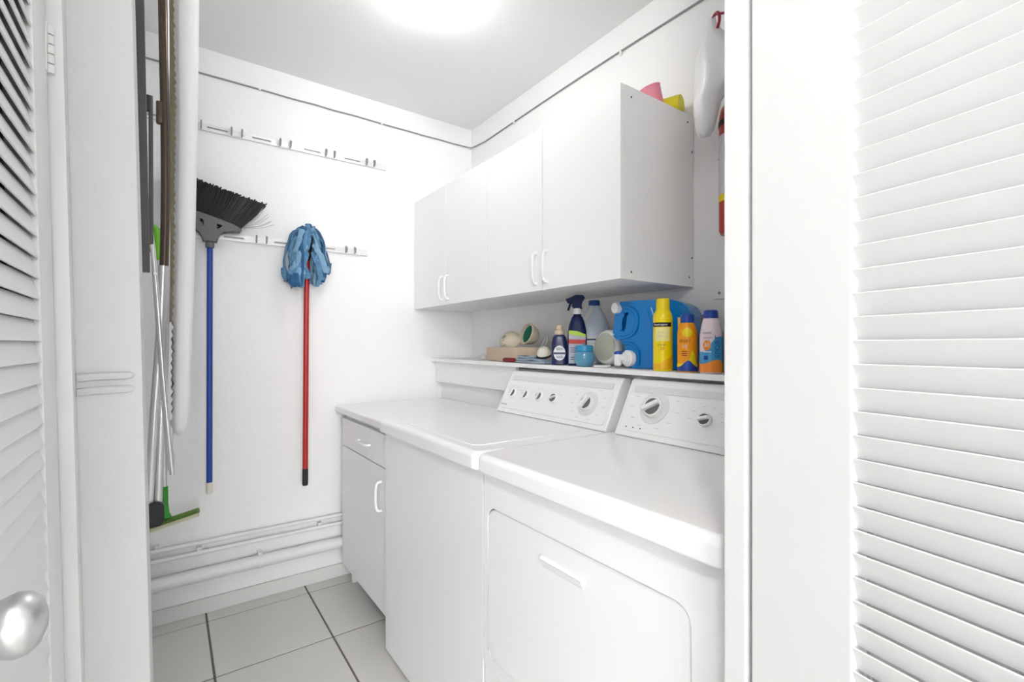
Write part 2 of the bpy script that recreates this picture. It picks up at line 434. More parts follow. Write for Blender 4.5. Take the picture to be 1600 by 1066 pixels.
def console(root, y0, y1):
    poly = [(1.166, .9195), (1.176, .9185), (1.312, .9185), (1.312, 1.060), (1.300, 1.094), (1.262, 1.096), (1.254, 1.088)]
    c = obj('console', prism(poly, 'y', y0, y1, bevel=.006, seg=3), 'enamel', root, smooth=True)
    # face panel with rounded corners, and the grey upper strip
    w = y1-y0-.034; L = .125
    def fa(off):
        def f(a, b): return cface(y0+.017+a, .10+b/.1914, off)
        return f
    p = obj('control_panel', plate([rrect(w, L, .010)], fa(.0002), fa(.0035)), 'plastic', c, smooth=True)
    w2 = w-.02
    def fb(off):
        def f(a, b): return cface(y0+.027+a, .79+b/.1914, off)
        return f
    obj('trim_strip', plate([rrect(w2, .022, .004)], fb(.0002), fb(.003)), 'panelgrey', c, smooth=True)
    return c
def machine_top(root, y0, y1):
    bm = B(.664, 1.314, y0, y1, .868, .9185)
    es = [e for e in bm.edges if min(e.verts[0].co.z, e.verts[1].co.z) > .9 and max(e.verts[0].co.x, e.verts[1].co.x) < .7]
    ev = [e for e in bm.edges if abs(e.verts[0].co.z-e.verts[1].co.z) > .02 and e.verts[0].co.x < .7]
    bmesh.ops.bevel(bm, geom=ev, offset=.022, segments=5, profile=.5, affect='EDGES')
    es = [e for e in bm.edges if min(e.verts[0].co.z, e.verts[1].co.z) > .9 and len(e.link_faces) == 2 and e.calc_face_angle(0) > 1 and max(e.verts[0].co.x, e.verts[1].co.x) < 1.3]
    bmesh.ops.bevel(bm, geom=es, offset=.017, segments=5, profile=.5, affect='EDGES')
    es = [e for e in bm.edges if max(e.verts[0].co.z, e.verts[1].co.z) < .869 and len(e.link_faces) == 2 and e.calc_face_angle(0) > 1]
    bmesh.ops.bevel(bm, geom=es, offset=.008, segments=3, profile=.5, affect='EDGES')
    return obj('top', bm, 'enamel', root, smooth=True, angle=60)
# washer
w0, w1 = 1.094, 1.818
wa = thing('washing_machine', (.99, 1.456, 0), 'white top loading washing machine between base cabinet and dryer', 'washing machine')
obj('body', box(BM(), .690, 1.310, w0, w1-.003, .012, .866, r=.003, seg=2), 'enamel_front', wa, smooth=True)
machine_top(wa, w0, w1)
lid = obj('lid', plate([rrect(.425, .50, .03)], lambda a, b: (.708+a, 1.165+b, .917), lambda a, b: (.708+a, 1.165+b, .9206)), 'enamel', wa, smooth=True)
cw = console(wa, 1.098, 1.742)
for y in (1.668, 1.580, 1.489, 1.400):
    knob(cw, y, cface(y, .47, .003), CN, .0185, .018, 1.35 if y > 1.45 else .45, gw=.13)
    ticks(cw, y, .47, .034, 5, .5, 2.6, .004)
knob(cw, 1.215, cface(1.215, .46, .003), CN, .027, .030, 1.1, ring=.046)
ticks(cw, 1.215, .46, .062, 11, -1.2, 4.3)
bm = text_bm('Kenmore', .011)
for v in bm.verts: v.co = cface(1.702-v.co.x, .19, .0042)+Vector((.088, 0, .170)).normalized()*v.co.y
obj('logo', bm, 'ink', cw)
for zf in (w0+.06, w1-.06):
    for xf in (.74, 1.26): obj('foot', LT([(.018, 0), (.02, .004), (.02, .013)], (xf, zf, 0), seg=16), 'black', wa, smooth=True)
# dryer
d0, d1 = .386, 1.088
dr = thing('dryer', (.99, .737, 0), 'white front loading clothes dryer next to the washer, with inset door', 'dryer')
obj('body', box(BM(), .698, 1.310, d0+.003, d1-.003, .012, .866, r=.006, seg=3), 'enamel_front', dr, smooth=True)
machine_top(dr, d0, d1)
PW = d1-d0-.004
hole = [(a+.067, b+.026) for a, b in rrect(.612, .404, .032)]
out = rrect(PW, .514, .010)
obj('front_panel', plate([out, hole[::-1]], lambda a, b: (.6985, d0+.003+a, .350+b), lambda a, b: (.688, d0+.003+a, .350+b), bevel=.0025), 'enamel_front', dr, smooth=True)
ddoor = obj('door', plate([[(a*.986+.0043+.067, b*.976+.0045+.026) for a, b in rrect(.612, .404, .030)]], lambda a, b: (.6971, d0+.003+a, .350+b), lambda a, b: (.6895, d0+.003+a, .350+b), bevel=.003), 'enamel_front', dr, smooth=True)
obj('gap_shade', plate([[(a+.0665, b+.0255) for a, b in rrect(.613, .405, .032)]], lambda a, b: (.6984, d0+.003+a, .350+b), lambda a, b: (.6972, d0+.003+a, .350+b)), 'cable', dr)  # grey sheet stands in for the shade in the door gap
bm = BM(); poly = [(.690, .702), (.690, .729), (.6845, .7285), (.6795, .723), (.6835, .719), (.6875, .706)]
obj('handle', prism(poly, 'y', .709, .842, bevel=.0012), 'enamel', ddoor, smooth=True)
for y in (.995, .548): obj('door_catch', box(BM(), .690, .6975, y-.006, y+.006, .7785, .7825), 'gap', ddoor)
obj('lower_panel', box(BM(), .690, .6985, d0+.003, d1-.003, .014, .345, r=.003), 'enamel_front', dr, smooth=True)
cd = console(dr, .388, 1.060)
knob(cd, .935, cface(.935, .54, .003), CN, .031, .030, .55, ring=.052)
ticks(cd, .935, .54, .068, 11, -1.2, 4.3)
knob(cd, .757, cface(.757, .45, .003), CN, .0185, .024, .3)
ticks(cd, .757, .45, .040, 6, 0, 3.14, .005)
for y in (1.018, .990, .962): obj('indicator', LT([(.0022, 0), (.0022, .0015), (0, .0015)], cface(y, .16, .0035), axis=CN, seg=10), 'knobgrey', cd)
for yf in (d0+.06, d1-.06):
    for xf in (.74, 1.26): obj('foot', LT([(.018, 0), (.02, .004), (.02, .013)], (xf, yf, 0), seg=16), 'black', dr, smooth=True)

# ================================================================= base cabinet and worktop
def pull(parent, pts, r=.0045, m='plastic'):
    return obj('handle', tube(BM(), smoothpts(pts, 4), r, 8, sx=1.3), m, parent, smooth=True)
bc = thing('base_cabinet', (1.0, 2.15, 0), 'white base cabinet with a drawer above a door under the worktop', 'cabinet')
obj('body', B(.735, 1.30, 1.835, 2.475, .098, .858), 'lam_edge', bc)
obj('side_panel', B(.755, 1.30, 2.437, 2.455, 0, .098), 'lam_edge', bc)
obj('side_panel', B(.755, 1.30, 1.835, 1.853, 0, .098), 'lam_edge', bc)
dw = obj('drawer', box(BM(), .715, .7345, 1.837, 2.473, .704, .840, r=.0015), 'laminate', bc, smooth=True)
pull(dw, [(.716, 2.20, .770), (.698, 2.195, .770), (.690, 2.16, .770), (.690, 2.10, .770), (.698, 2.065, .770), (.716, 2.06, .770)])
bd = obj('door', box(BM(), .715, .7345, 1.837, 2.473, .100, .699, r=.0015), 'laminate', bc, smooth=True)
pull(bd, [(.716, 1.925, .640), (.698, 1.925, .636), (.691, 1.925, .61), (.691, 1.925, .55), (.698, 1.925, .524), (.716, 1.925, .520)])
bm = prism([(.700, .897), (1.317, .897), (1.317, .862), (.700, .862)], 'y', 1.822, 2.558, bevel=.008, seg=3)
obj('worktop', bm, 'enamel', label='white laminate worktop over the base cabinet against the wall', cat='worktop', smooth=True)
bm = BM(); tube(bm, smoothpts([(.76, 2.545, .80), (.757, 2.54, .70), (.755, 2.542, .55), (.76, 2.545, .42)], 5), .004, 8)
hose = obj('hose', bm, 'panelgrey', label='thin grey hose hanging in the gap beside the base cabinet', cat='hose', smooth=True)

# ================================================================= shelf
sh = thing('shelf', (1.39, 1.46, 1.1), 'long white shelf board above the machines holding bottles', 'shelf')
bm = B(1.246, 1.530, .371, 2.558, 0, .018, r=.002)
for v in bm.verts: v.co.z += zs(v.co.y)-.018
obj('board', bm, 'laminate', sh, smooth=True)
bm = B(1.282, 1.300, 1.752, 2.556, .995, 1.112)
obj('apron', bm, 'laminate', sh)
for y in (2.48, 2.07): obj('screw_head', LT([(.003, 0), (.003, .001), (0, .0015)], (1.282, y, 1.085), axis=(-1, 0, 0), seg=10), 'panelgrey', sh)

# ================================================================= wall cabinets
def wall_cabinet(y0, y1, label, screws):
    r = thing('wall_cabinet', (1.34, (y0+y1)/2, 1.416), label, 'cabinet', 'wall cabinets over the machines')
    zb, zt = 1.416, 2.03; t = .016
    obj('side_panel', B(1.164, 1.528, y0, y0+t, zb, zt), 'laminate', r)
    obj('side_panel', B(1.164, 1.528, y1-t, y1, zb, zt), 'laminate', r)
    obj('bottom_panel', B(1.164, 1.528, y0+t, y1-t, zb, zb+t), 'laminate', r)
    obj('top_panel', B(1.164, 1.528, y0+t, y1-t, zt-t, zt), 'laminate', r)
    obj('back_panel', B(1.520, 1.528, y0+t, y1-t, zb+t, zt-t), 'laminate', r)
    ym = (y0+y1)/2
    for a, b, hy in ((y0, ym-.002, ym-.032), (ym+.002, y1, ym+.030)):
        d = obj('door', box(BM(), 1.145, 1.1625, a+.001, b-.001, zb, zt, r=.0012), 'laminate', r, smooth=True)
        pull(d, [(1.146, hy, 1.560), (1.128, hy, 1.557), (1.120, hy, 1.535), (1.120, hy, 1.475), (1.128, hy, 1.447), (1.146, hy, 1.444)])
    if screws:
        for x, z in ((1.195, 1.998), (1.495, 2.0), (1.195, 1.44), (1.505, 1.45), (1.521, 1.52), (1.521, 1.90)):
            obj('screw_head', LT([(.0035, 0), (.003, .001), (0, .0012)], (x, y0, z), axis=(0, -1, 0), seg=10), 'screw', r)
        obj('filler_strip', B(1.5285, 1.5298, y0-.004, y0+.20, zb-.01, 2.115), 'lam_edge', r)
    return r
wall_cabinet(1.010, 1.7815, 'white wall cabinet with an exposed screwed side, holding cups on top', True)
wall_cabinet(1.7835, 2.556, 'white two door wall cabinet in the corner against the back wall', False)

# ================================================================= pipes and cable
def pipe(name, y, z, r, x1, label, clamps):
    p = thing(name, (.6, y, z-r), label, 'pipe')
    obj('tube', tube(BM(), [(-.149, y, z), (.3, y, z+.001), (x1, y, z)], r, 20), 'pipe', p, smooth=True)
    for x in clamps:
        bm = BM(); tube(bm, [(x-.009, y, z), (x+.009, y, z)], r+.0025, 20); box(bm, x-.009, x+.009, y-.004, 2.559, z+r*.6, z+r+.014)
        obj('clamp', bm, 'pipe', p, smooth=True)
    return p
pipe('water_pipe', 2.535, .326, .0095, 1.30, 'thin white painted pipe, uppermost of three along the back wall', (-.045,))
pipe('water_pipe', 2.533, .284, .0095, 1.30, 'thin white painted pipe, middle one of three along the back wall', (.107, .62))
pipe('drain_pipe', 2.522, .188, .029, 1.30, 'thick white painted drain pipe just above the baseboard', (.348,))
bm = BM()
path = [(-.149, 2.555, 2.433)]+[(x, 2.555-.002*random.random(), 2.433+.003*(random.random()-.5)) for x in [.1*k for k in range(0, 15)]]+[(1.49, 2.552, 2.434), (1.517, 2.54, 2.432), (1.524, 2.50, 2.430)]+[(1.5255, y, 2.428-.006*math.sin(y*3)) for y in [2.4-.1*k for k in range(20)]]+[(1.5255, .40, 2.425)]
tube(bm, path, .0036, 8)
cb = thing('cable', (1.5, 2.5, 2.43), 'thin grey cable running along both walls just below the ceiling', 'cable')
obj('wire', bm, 'cable', cb, smooth=True)
for p in ((1.516, 1.345), (1.516, .95), (1.516, 2.1)): obj('clip', box(BM(), p[0]+.003, 1.530, p[1]-.005, p[1]+.005, 2.415, 2.437, r=.002), 'plastic', cb, smooth=True)
for x in (.35, .95): obj('clip', box(BM(), x-.005, x+.005, 2.546, 2.560, 2.426, 2.441, r=.002), 'plastic', cb, smooth=True)

# ================================================================= tool rails
def rail(x0, x1, z, clips, slots, label):
    r = thing('tool_rail', ((x0+x1)/2, 2.555, z-.015), label, 'rail', 'tool rails on the back wall')
    holes = [[(a+s-x0, b+.010) for a, b in rrect(.085, .011, .004, 3)] for s in slots]
    obj('strip', plate([rrect(x1-x0, .032, .003, 2)]+[h[::-1] for h in holes], lambda a, b: (x0+a, 2.5595, z-.016+b), lambda a, b: (x0+a, 2.548, z-.016+b), bevel=.0015), 'railmetal', r, smooth=True)
    obj('slot_backing', B(x0+.01, x1-.01, 2.5575, 2.5592, z-.012, z+.012), 'railslot', r)
    for x, w in clips:
        obj('clip', plate([rrect(w, .024, .004, 3)], lambda a, b: (x+a, 2.548, z-.013+b), lambda a, b: (x+a, 2.5435, z-.013+b)), 'railmetal', r)
        for xx in (x, x+w):
            obj('prong', prism([(2.547, z-.014), (2.547, z+.020), (2.532, z+.022), (2.512, z+.010), (2.520, z-.012)], 'x', xx-.0022, xx+.0022), 'clipgrey', r)
    for s in slots:
        for k in (.030, .042): obj('screw_head', LT([(.003, 0), (.003, .0015), (0, .002)], (s-k, 2.548, z), axis=(0, -1, 0), seg=8), 'panelgrey', r)
    return r
rail(-.135, .975, 2.193, ((.07, .044), (.232, .042), (.437, .046), (.651, .042), (.860, .042)), (-.10, .135, .315, .545, .745), 'upper perforated metal tool rail with empty clips')
rail(-.10, .872, 1.708, ((.334, .043), (.752, .045)), (-.07, .20, .41, .615), 'lower metal tool rail carrying the broom and mop')

# ================================================================= broom
br = thing('broom', (.143, 2.49, .56), 'broom with blue handle and black bristles hanging upside down', 'broom')
obj('handle', tube(BM(), [(.143, 2.495, .600), (.145, 2.495, 1.690)], .0118, 16), 'bluehandle', br, smooth=True)
obj('end_cap', tube(BM(), [(.143, 2.495, .553), (.143, 2.495, .556), (.143, 2.495, .601)], [.0115, .0128, .0128], 16), 'cream', br, smooth=True)
# grey block
outl = [(.0, 1.775), (.008, 1.795), (.03, 1.800), (.10, 1.789), (.17, 1.770), (.235, 1.751), (.262, 1.742), (.268, 1.732), (.262, 1.722), (.235, 1.717), (.195, 1.719), (.178, 1.705), (.172, 1.665), (.117, 1.665), (.110, 1.705), (.09, 1.722), (.03, 1.735), (.003, 1.75)]
h1 = [(.096, 1.768), (.104, 1.742), (.118, 1.722), (.128, 1.716), (.128, 1.745), (.122, 1.764)]
h2 = [(.164, 1.752), (.163, 1.716), (.172, 1.722), (.190, 1.738), (.198, 1.748)]
hd = obj('head', plate([outl, h1[::-1], h2[::-1]], lambda a, b: (a, 2.512, b), lambda a, b: (a, 2.472, b), bevel=.006), 'broomgrey', br, smooth=True)
obj('socket', tube(BM(), [(.1445, 2.494, 1.640), (.1445, 2.494, 1.648), (.145, 2.492, 1.735)], [.0165, .0175, .0145], 16), 'broomgrey', hd, smooth=True)
bm = BM()
N = 64
def brist(u, dy, jit):
    x0 = .012+u*.243; z0 = 1.772-.042*u
    x1 = -.008+u*.375; z1 = 1.952-.088*u+jit
    return Vector((x0, 2.492+dy*.35, z0)), Vector((x1, 2.492+dy, z1))
for layer, dy in enumerate((-.026, -.013, 0, .013, .026)):
    for i in range(N+1):
        u = (i+(layer % 2)*.5)/N
        if u > 1: continue
        a, b = brist(u, dy+random.uniform(-.003, .003), random.uniform(-.006, .004))
        m = a.lerp(b, .5)+Vector((0, dy*.15, .0))
        tube(bm, [a, m, b], [.0024, .0034, .0030], 5)
obj('bristles', bm, 'bristle', br, kind='stuff')
bm = BM()
for k in range(7):
    e = Vector((.355+.008*k+random.uniform(-.01, .006), 2.475+random.uniform(-.02, .02), 1.845-.012*k+random.uniform(-.004, .004)))
    a = Vector((.255, 2.49, 1.742)); m = a.lerp(e, .55)+Vector((.008, 0, -.008))
    tube(bm, smoothpts([a, m, e], 4), .0011, 5)
obj('stray_bristles', bm, 'wirebristle', br)

# ================================================================= mop
mp = thing('mop', (.54, 2.49, .52), 'mop with red handle and blue cloth strands hanging upside down', 'mop')
obj('handle', tube(BM(), [(.541, 2.492, .602), (.545, 2.488, 1.40), (.549, 2.486, 1.70)], .0128, 16), 'red', mp, smooth=True)
obj('end_grip', tube(BM(), [(.5405, 2.492, .520), (.5405, 2.492, .526), (.541, 2.492, .603)], [.011, .0135, .0135], 16), 'mopblack', mp, smooth=True)
obj('clamp', tube(BM(), [(.549, 2.486, 1.625), (.550, 2.486, 1.66), (.553, 2.484, 1.745), (.553, 2.484, 1.76)], [.013, .018, .022, .012], 14), 'mopblack', mp, smooth=True)
bm = BM(); rs = random.Random(11)
def strand(pts, w, mi, n0=None, flat=.34):
    k0 = len(bm.faces); P_ = smoothpts([(x, min(y, 2.508), z) for x, y, z in pts], 4)
    tube(bm, P_, [w*.6]+[w*rs.uniform(.75, 1.2) for _ in range(len(P_)-2)]+[w*.8], 7, sx=flat, sy=1.1, n0=n0)
    bm.faces.ensure_lookup_table()
    for f in bm.faces[k0:]: f.material_index = mi
for i in range(66):
    # cloth strips fan around the clamp, flop over and hang down; an open slit shows the handle
    left = i % 8 < 5
    a = rs.uniform(math.radians(100), math.radians(256)) if left else rs.uniform(math.radians(-60), math.radians(78))
    cx, sy = math.cos(a), math.sin(a)
    R_ = rs.uniform(.040, .096 if left else .088); top = 1.770+rs.uniform(-.035, .012)
    end = rs.uniform(1.490, 1.57) if left else rs.uniform(1.505, 1.61)
    bx, by = .550, 2.480; ys = -.66 if sy < 0 else .45; dep = abs(sy)*ys*R_
    jx = lambda k: rs.uniform(-k, k)
    pts = [(bx+cx*.012, by+sy*.012, 1.735), (bx+cx*.03, by+abs(sy)*ys*.045, top), (bx+cx*R_*.75, by+dep*.8, top-.012+jx(.008)),
           (bx+cx*R_*1.08+jx(.006), by+dep*1.1+jx(.006), top-.075), (bx+cx*R_*1.10+jx(.018), by+dep*1.12+jx(.010), 1.61+jx(.03)), (bx+cx*R_*1.0+jx(.02), by+dep+jx(.010), end)]
    if i % 3 == 0:                                              # some strips loop back up
        ex = pts[-1]; pts += [(ex[0]+.014*(1 if cx > 0 else -1), ex[1]-.008, end-.004), (ex[0]+.022*(1 if cx > 0 else -1), ex[1]-.006, end+.045)]
    strand(pts, rs.uniform(.008, .0155), rs.choice((0, 0, 0, 1, 1, 2)), (cx, sy*.8, .25))
for k in range(9):                                              # bundles bent over the very top
    z0 = 1.750+.0045*k; x0 = .468+.009*k
    strand([(x0-.014, 2.468-.003*k, 1.66-.008*k), (x0, 2.458, 1.735), (x0+.03, 2.455+.006*k, z0+.012), (.548, 2.458+.006*k, z0+.008), (.600, 2.462+.005*k, 1.738), (.628, 2.468, 1.67)], .0085, (0, 1, 0, 2, 1, 0, 0, 1, 2)[k], flat=.5)
for x0, x1, x2, zt, ze, mi in ((.535, .500, .475, 1.70, 1.56, 1), (.538, .515, .468, 1.66, 1.545, 0), (.528, .500, .490, 1.62, 1.50, 1), (.570, .600, .622, 1.70, 1.57, 1), (.565, .585, .600, 1.66, 1.53, 0)):
    # loose folds slung across the front
    strand([(x0, 2.445, zt), (x0*.6+x1*.4, 2.428, zt-.03), (x1, 2.420, (zt+ze)/2), (x2, 2.428, ze), (x2+.006, 2.440, ze+.03)], .013, mi, (0, -1, .1))
obj('strands', bm, ['mopblue', 'mopblue_pale', 'mopblue_deep'], mp, kind='stuff', smooth=True, angle=70)

# ================================================================= squeegee
sq = thing('squeegee', (-.015, 2.44, .45), 'green floor squeegee with thin steel pole hanging low on the wall', 'squeegee')
obj('pole', tube(BM(), [(-.0165, 2.43, .620), (-.030, 2.45, 1.40), (-.037, 2.455, 1.60)], .0085, 12), 'satin', sq, smooth=True)
obj('grip', tube(BM(), smoothpts([(-.036, 2.454, 1.56), (-.039, 2.453, 1.63), (-.044, 2.452, 1.68), (-.056, 2.452, 1.695), (-.066, 2.452, 1.675)], 4), .011, 10), 'lime', sq, smooth=True)
obj('neck', tube(BM(), [(-.0165, 2.43, .625), (-.0155, 2.428, .55), (-.014, 2.425, .515), (-.013, 2.42, .495)], [.0115, .0115, .014, .022], 14), 'green', sq, smooth=True)
d = Vector((.176, -.055, .052)).normalized(); c0 = Vector((-.098, 2.458, .455)); c1 = c0+d*.215
hdq = obj('head', tube(BM(), [c0, c1], .011, 8, sx=1.0, sy=1.1), 'olivegreen', sq)
obj('blade', tube(BM(), [c0+Vector((0, 0, -.015)), c1+Vector((0, 0, -.015))], .0085, 4, sx=1.2, sy=.8), 'rubbercream', hdq)

# ================================================================= ironing board
ib = thing('ironing_board', (.03, 1.75, .72), 'folded ironing board hanging upright with a white padded cover', 'ironing board')
# padded cover: rounded section swept down, nose at the bottom
prof = [(2.32, .002, .076, 1.62, 1.97), (2.20, .003, .077, 1.62, 1.98), (1.84, .008, .073, 1.62, 1.98), (1.46, .004, .066, 1.62, 1.98), (1.17, .000, .058, 1.62, 1.95), (1.02, .000, .053, 1.63, 1.88), (.975, .004, .047, 1.64, 1.83), (.955, .012, .038, 1.66, 1.78), (.947, .02, .03, 1.68, 1.74)]
bm = BM(); rings = []; zz = []
def ip(z):
    for (za, *A), (zb, *C) in zip(prof, prof[1:]):
        if zb <= z <= za:
            t = (z-zb)/(za-zb); return [c+(a-c)*t for a, c in zip(A, C)]
    return prof[-1][1:]
zl = [2.32-.045*k for k in range(29)]+[1.02, .998, .975, .963, .955, .950, .947]
for z in zl:
    x0, x1, y0, y1 = ip(z); n = 28; R = []
    for k in range(n):
        a = 2*PI*k/n; ca, sa = math.cos(a), math.sin(a); e = .55
        wob = .0
        sx = abs(ca)**e*(1 if ca > 0 else -1); sy = abs(sa)**.8*(1 if sa > 0 else -1)
        # board turned a little so that its underside just shows
        y = (y0+y1)/2+sy*(y1-y0)/2
        R.append(bm.verts.new(((x0+x1)/2+sx*(x1-x0)/2+wob-(y-1.62)*.035, y, z)))
    rings.append(R)
for A, C in zip(rings, rings[1:]):
    for k in range(28): bm.faces.new((A[k], A[(k+1) % 28], C[(k+1) % 28], C[k]))
bm.faces.new(rings[0]); bm.faces.new(rings[-1])
obj('padded_cover', bm, 'padcloth', ib, smooth=True, angle=80)
# frayed hem of the cover and the rusty metal top it is tied over
def ragged(za, zb, xl, amp, yy, seed):
    r_ = random.Random(seed); n = int((za-zb)/.011); L = []; Rr = []
    for k in range(n+1):
        z = za-(za-zb)*k/n; Rr.append((ip(max(z, .96))[0]+xl+amp*(1 if k % 2 else -.3)*r_.uniform(.3, 1), z)); L.append((ip(max(z, .96))[0]-.012, z))
    return prism(Rr+L[::-1], 'y', yy, yy+.004)
obj('metal_top', ragged(2.30, 1.27, .0045, .004, 1.612, 5), 'olive', ib)
obj('hem', ragged(1.29, 1.00, .0035, .005, 1.614, 9), 'padrim', ib)
obj('hem', ragged(1.27, 1.02, .0065, .004, 1.618, 4), 'black', ib)
# folded legs
legm = [(-.0165, 1.60, 2.30), (-.0155, 1.60, 2.14), (-.010, 1.60, 1.80), (-.0095, 1.60, 1.57), (-.013, 1.60, 1.40)]
obj('leg', tube(BM(), smoothpts(legm+[(-.018, 1.598, 1.24)], 4), .0105, 12), 'brownmetal', ib, smooth=True)
obj('leg', tube(BM(), smoothpts([(-.006, 1.604, 2.30), (-.004, 1.604, 1.80), (-.003, 1.604, 1.50), (-.006, 1.604, 1.20), (-.011, 1.604, 1.05)], 4), .0045, 12), 'satin', ib, smooth=True)
lg = obj('leg', tube(BM(), smoothpts([(-.014, 1.59, 1.42), (-.020, 1.585, 1.24), (-.032, 1.58, 1.03), (-.044, 1.575, .795), (-.044, 1.575, .775)], 5), .0105, 12), 'satin', ib, smooth=True)
lg2 = obj('leg', tube(BM(), smoothpts([(-.010, 1.60, 1.42), (-.014, 1.595, 1.24), (-.018, 1.59, 1.03), (-.0255, 1.582, .795), (-.0255, 1.582, .775)], 5), .0100, 12), 'satin', ib, smooth=True)
bm = plate([[(a-.0565, b+.728) for a, b in rrect(.045, .064, .015, 6)]], lambda a, b: (a, 1.595, b), lambda a, b: (a, 1.560, b), bevel=.005)
obj('rubber_foot', bm, 'black', lg, smooth=True)
obj('bracket', box(BM(), -.030, -.012, 1.592, 1.612, 1.805, 1.865, r=.004), 'brownmetal', ib, smooth=True)
obj('rivet', LT([(.005, 0), (.005, .003), (.003, .005), (0, .005)], (-.004, 1.604, 1.665), axis=(0, -1, 0), seg=12), 'chrome', ib, smooth=True)
obj('tie_cord', tube(BM(), smoothpts([(.012, 1.70, .99), (.007, 1.66, .93), (.011, 1.655, .885), (.008, 1.65, .845)], 4), .002, 6), 'strap', ib, smooth=True)

# ================================================================= poles and bar beside it
fp = thing('folding_stand', (-.03, 1.5, .87), 'slim folded steel stand leaning between the wall end and the ironing board', 'stand')
obj('upright', tube(BM(), [(-.0385, 1.50, 1.832), (-.0375, 1.50, 1.44)], .0048, 10), 'darkgrey', fp, smooth=True)
obj('brace', tube(BM(), smoothpts([(-.036, 1.495, 1.458), (-.0335, 1.495, 1.44), (-.025, 1.495, 1.319), (-.012, 1.495, 1.108), (.0055, 1.495, .875)], 5), .0055, 10), 'satin', fp, smooth=True)
obj('brace', tube(BM(), smoothpts([(-.0345, 1.51, 1.445), (-.024, 1.51, 1.25), (-.012, 1.51, 1.05), (.000, 1.51, .885)], 5), .0045, 10), 'satin', fp, smooth=True)
obj('hinge_block', box(BM(), -.058, -.0405, 1.493, 1.507, 1.792, 1.832, r=.002), 'black', fp, smooth=True)
obj('wall_hook', box(BM(), -.150, -.056, 1.496, 1.504, 1.806, 1.818, r=.002), 'black', fp, smooth=True)
obj('hinge_cap', LT([(.004, 0), (.004, .008), (0, .009)], (-.029, 1.49, 1.385), axis=(0, -1, 0), seg=12), 'plastic', fp, smooth=True)
bm = B(-.062, -.032, 1.195, 1.215, 1.353, 2.25, r=.001)
for v in bm.verts: v.co.x -= (v.co.z-1.353)*.0172
obj('metal_bar', bm, 'darkgrey', label='flat dark grey bar hanging just inside the opening beside the wall end', cat='bar', smooth=True)

# ================================================================= things on the shelf
def P3(x, y, dz=0): return (x, y, zs(y)+dz)
# cardboard tray
t = thing('cardboard_tray', P3(1.40, 1.90), 'tan cardboard tray holding dust masks on the shelf', 'tray')
outer = [(1.375, 1.70), (1.305, 1.80), (1.300, 1.90), (1.325, 2.045), (1.345, 2.100), (1.44, 2.11), (1.48, 1.72)]
z0 = zs(1.9)+.0016
inner = [(x+(1.39-x)*.05, y+(1.86-y)*.035) for x, y in outer]
obj('wall', plate([outer, inner[::-1]], lambda a, b: (a, b, z0+.001), lambda a, b: (a, b, z0+.066)), 'cardboard', t)
obj('bottom', prism(inner, 'z', z0+.001, z0+.004), 'cardboard', t)
def mask(loc, axis, r, label, green):
    m = thing('dust_mask', loc, label, 'dust mask', 'dust masks in the tray')
    prof = [(r, 0), (r*1.04, .004), (r*.98, .018), (r*.80, .042), (r*.5, .058), (0, .064), (0, .060), (r*.46, .054), (r*.74, .039), (r*.90, .016), (r*.93, .004), (r*.90, 0)]
    obj('shell', LT(prof, loc, axis=axis, seg=28, ex=1.0, ey=.82, cap=False), 'maskcream', m, smooth=True, angle=60)
    A = Vector(axis).normalized(); q = A.to_track_quat('Z', 'Y'); L = Vector(loc)
    rim = [L+q @ Vector((r*1.0*math.cos(a), r*.82*math.sin(a), .001)) for a in [2*PI*k/28 for k in range(29)]]
    obj('rim', tube(BM(), rim, .0045, 6, cap=False), 'maskcream', m, smooth=True)
    if green == 'inside':
        obj('filter_patch', LT([(r*.86, .012), (r*.72, .034), (r*.45, .049), (0, .055), (0, .053), (r*.45, .047), (r*.72, .032), (r*.84, .012)], loc, axis=axis, seg=28, ex=1.0, ey=.82, cap=False), 'maskgreen', m, smooth=True)
    else:
        e1 = Vector((-.70, -.62, -.35)); e1 = (e1-A*e1.dot(A)).normalized(); e2 = A.cross(e1)
        for k in range(5):
            pts = []
            for j in range(7):
                rr = r*(.36+.11*k); ang = -.55+.9*j/6
                hh = .0645*(1-(rr/(r*1.03))**2.4)+.003
                pts.append(L+(e1*math.cos(ang)+e2*math.sin(ang))*rr*.92+A*hh)
            obj('printed_stripe', tube(BM(), pts, .0017, 5), 'maskgreen', m)
    return m
mask((1.402, 1.945, z0+.084), (-.66, .12, .74), .070, 'cream dust mask with green printed stripes leaning in the tray', 'stripes')
mask((1.395, 1.822, z0+.133), (.94, -.18, -.28), .062, 'cream dust mask turned to show its green inside', 'inside')
s1 = thing('mask_strap', (1.39, 1.69, z0+.055), 'loose white elastic loop sticking out of the tray', 'strap')
obj('loop', tube(BM(), smoothpts([(1.415, 1.735, z0+.070), (1.400, 1.70, z0+.090), (1.39, 1.67, z0+.114), (1.385, 1.655, z0+.102), (1.39, 1.675, z0+.076), (1.41, 1.715, z0+.068)], 5), .0025, 6), 'strap', s1, smooth=True)
obj('crumpled_tissue', LT([(0, 0), (.022, .002), (.026, .010), (.018, .020), (.008, .026), (0, .024)], P3(1.36, 2.150), seg=9), 'strap', label='crumpled white tissue at the far end of the tray', cat='tissue', smooth=True)
obj('red_pouch', box(BM(), 1.262, 1.290, 1.735, 1.835, zs(1.79)+.0006, zs(1.79)+.020, r=.008, seg=3), 'maroon', label='small dark red pouch in front of the tray', cat='pouch', smooth=True)
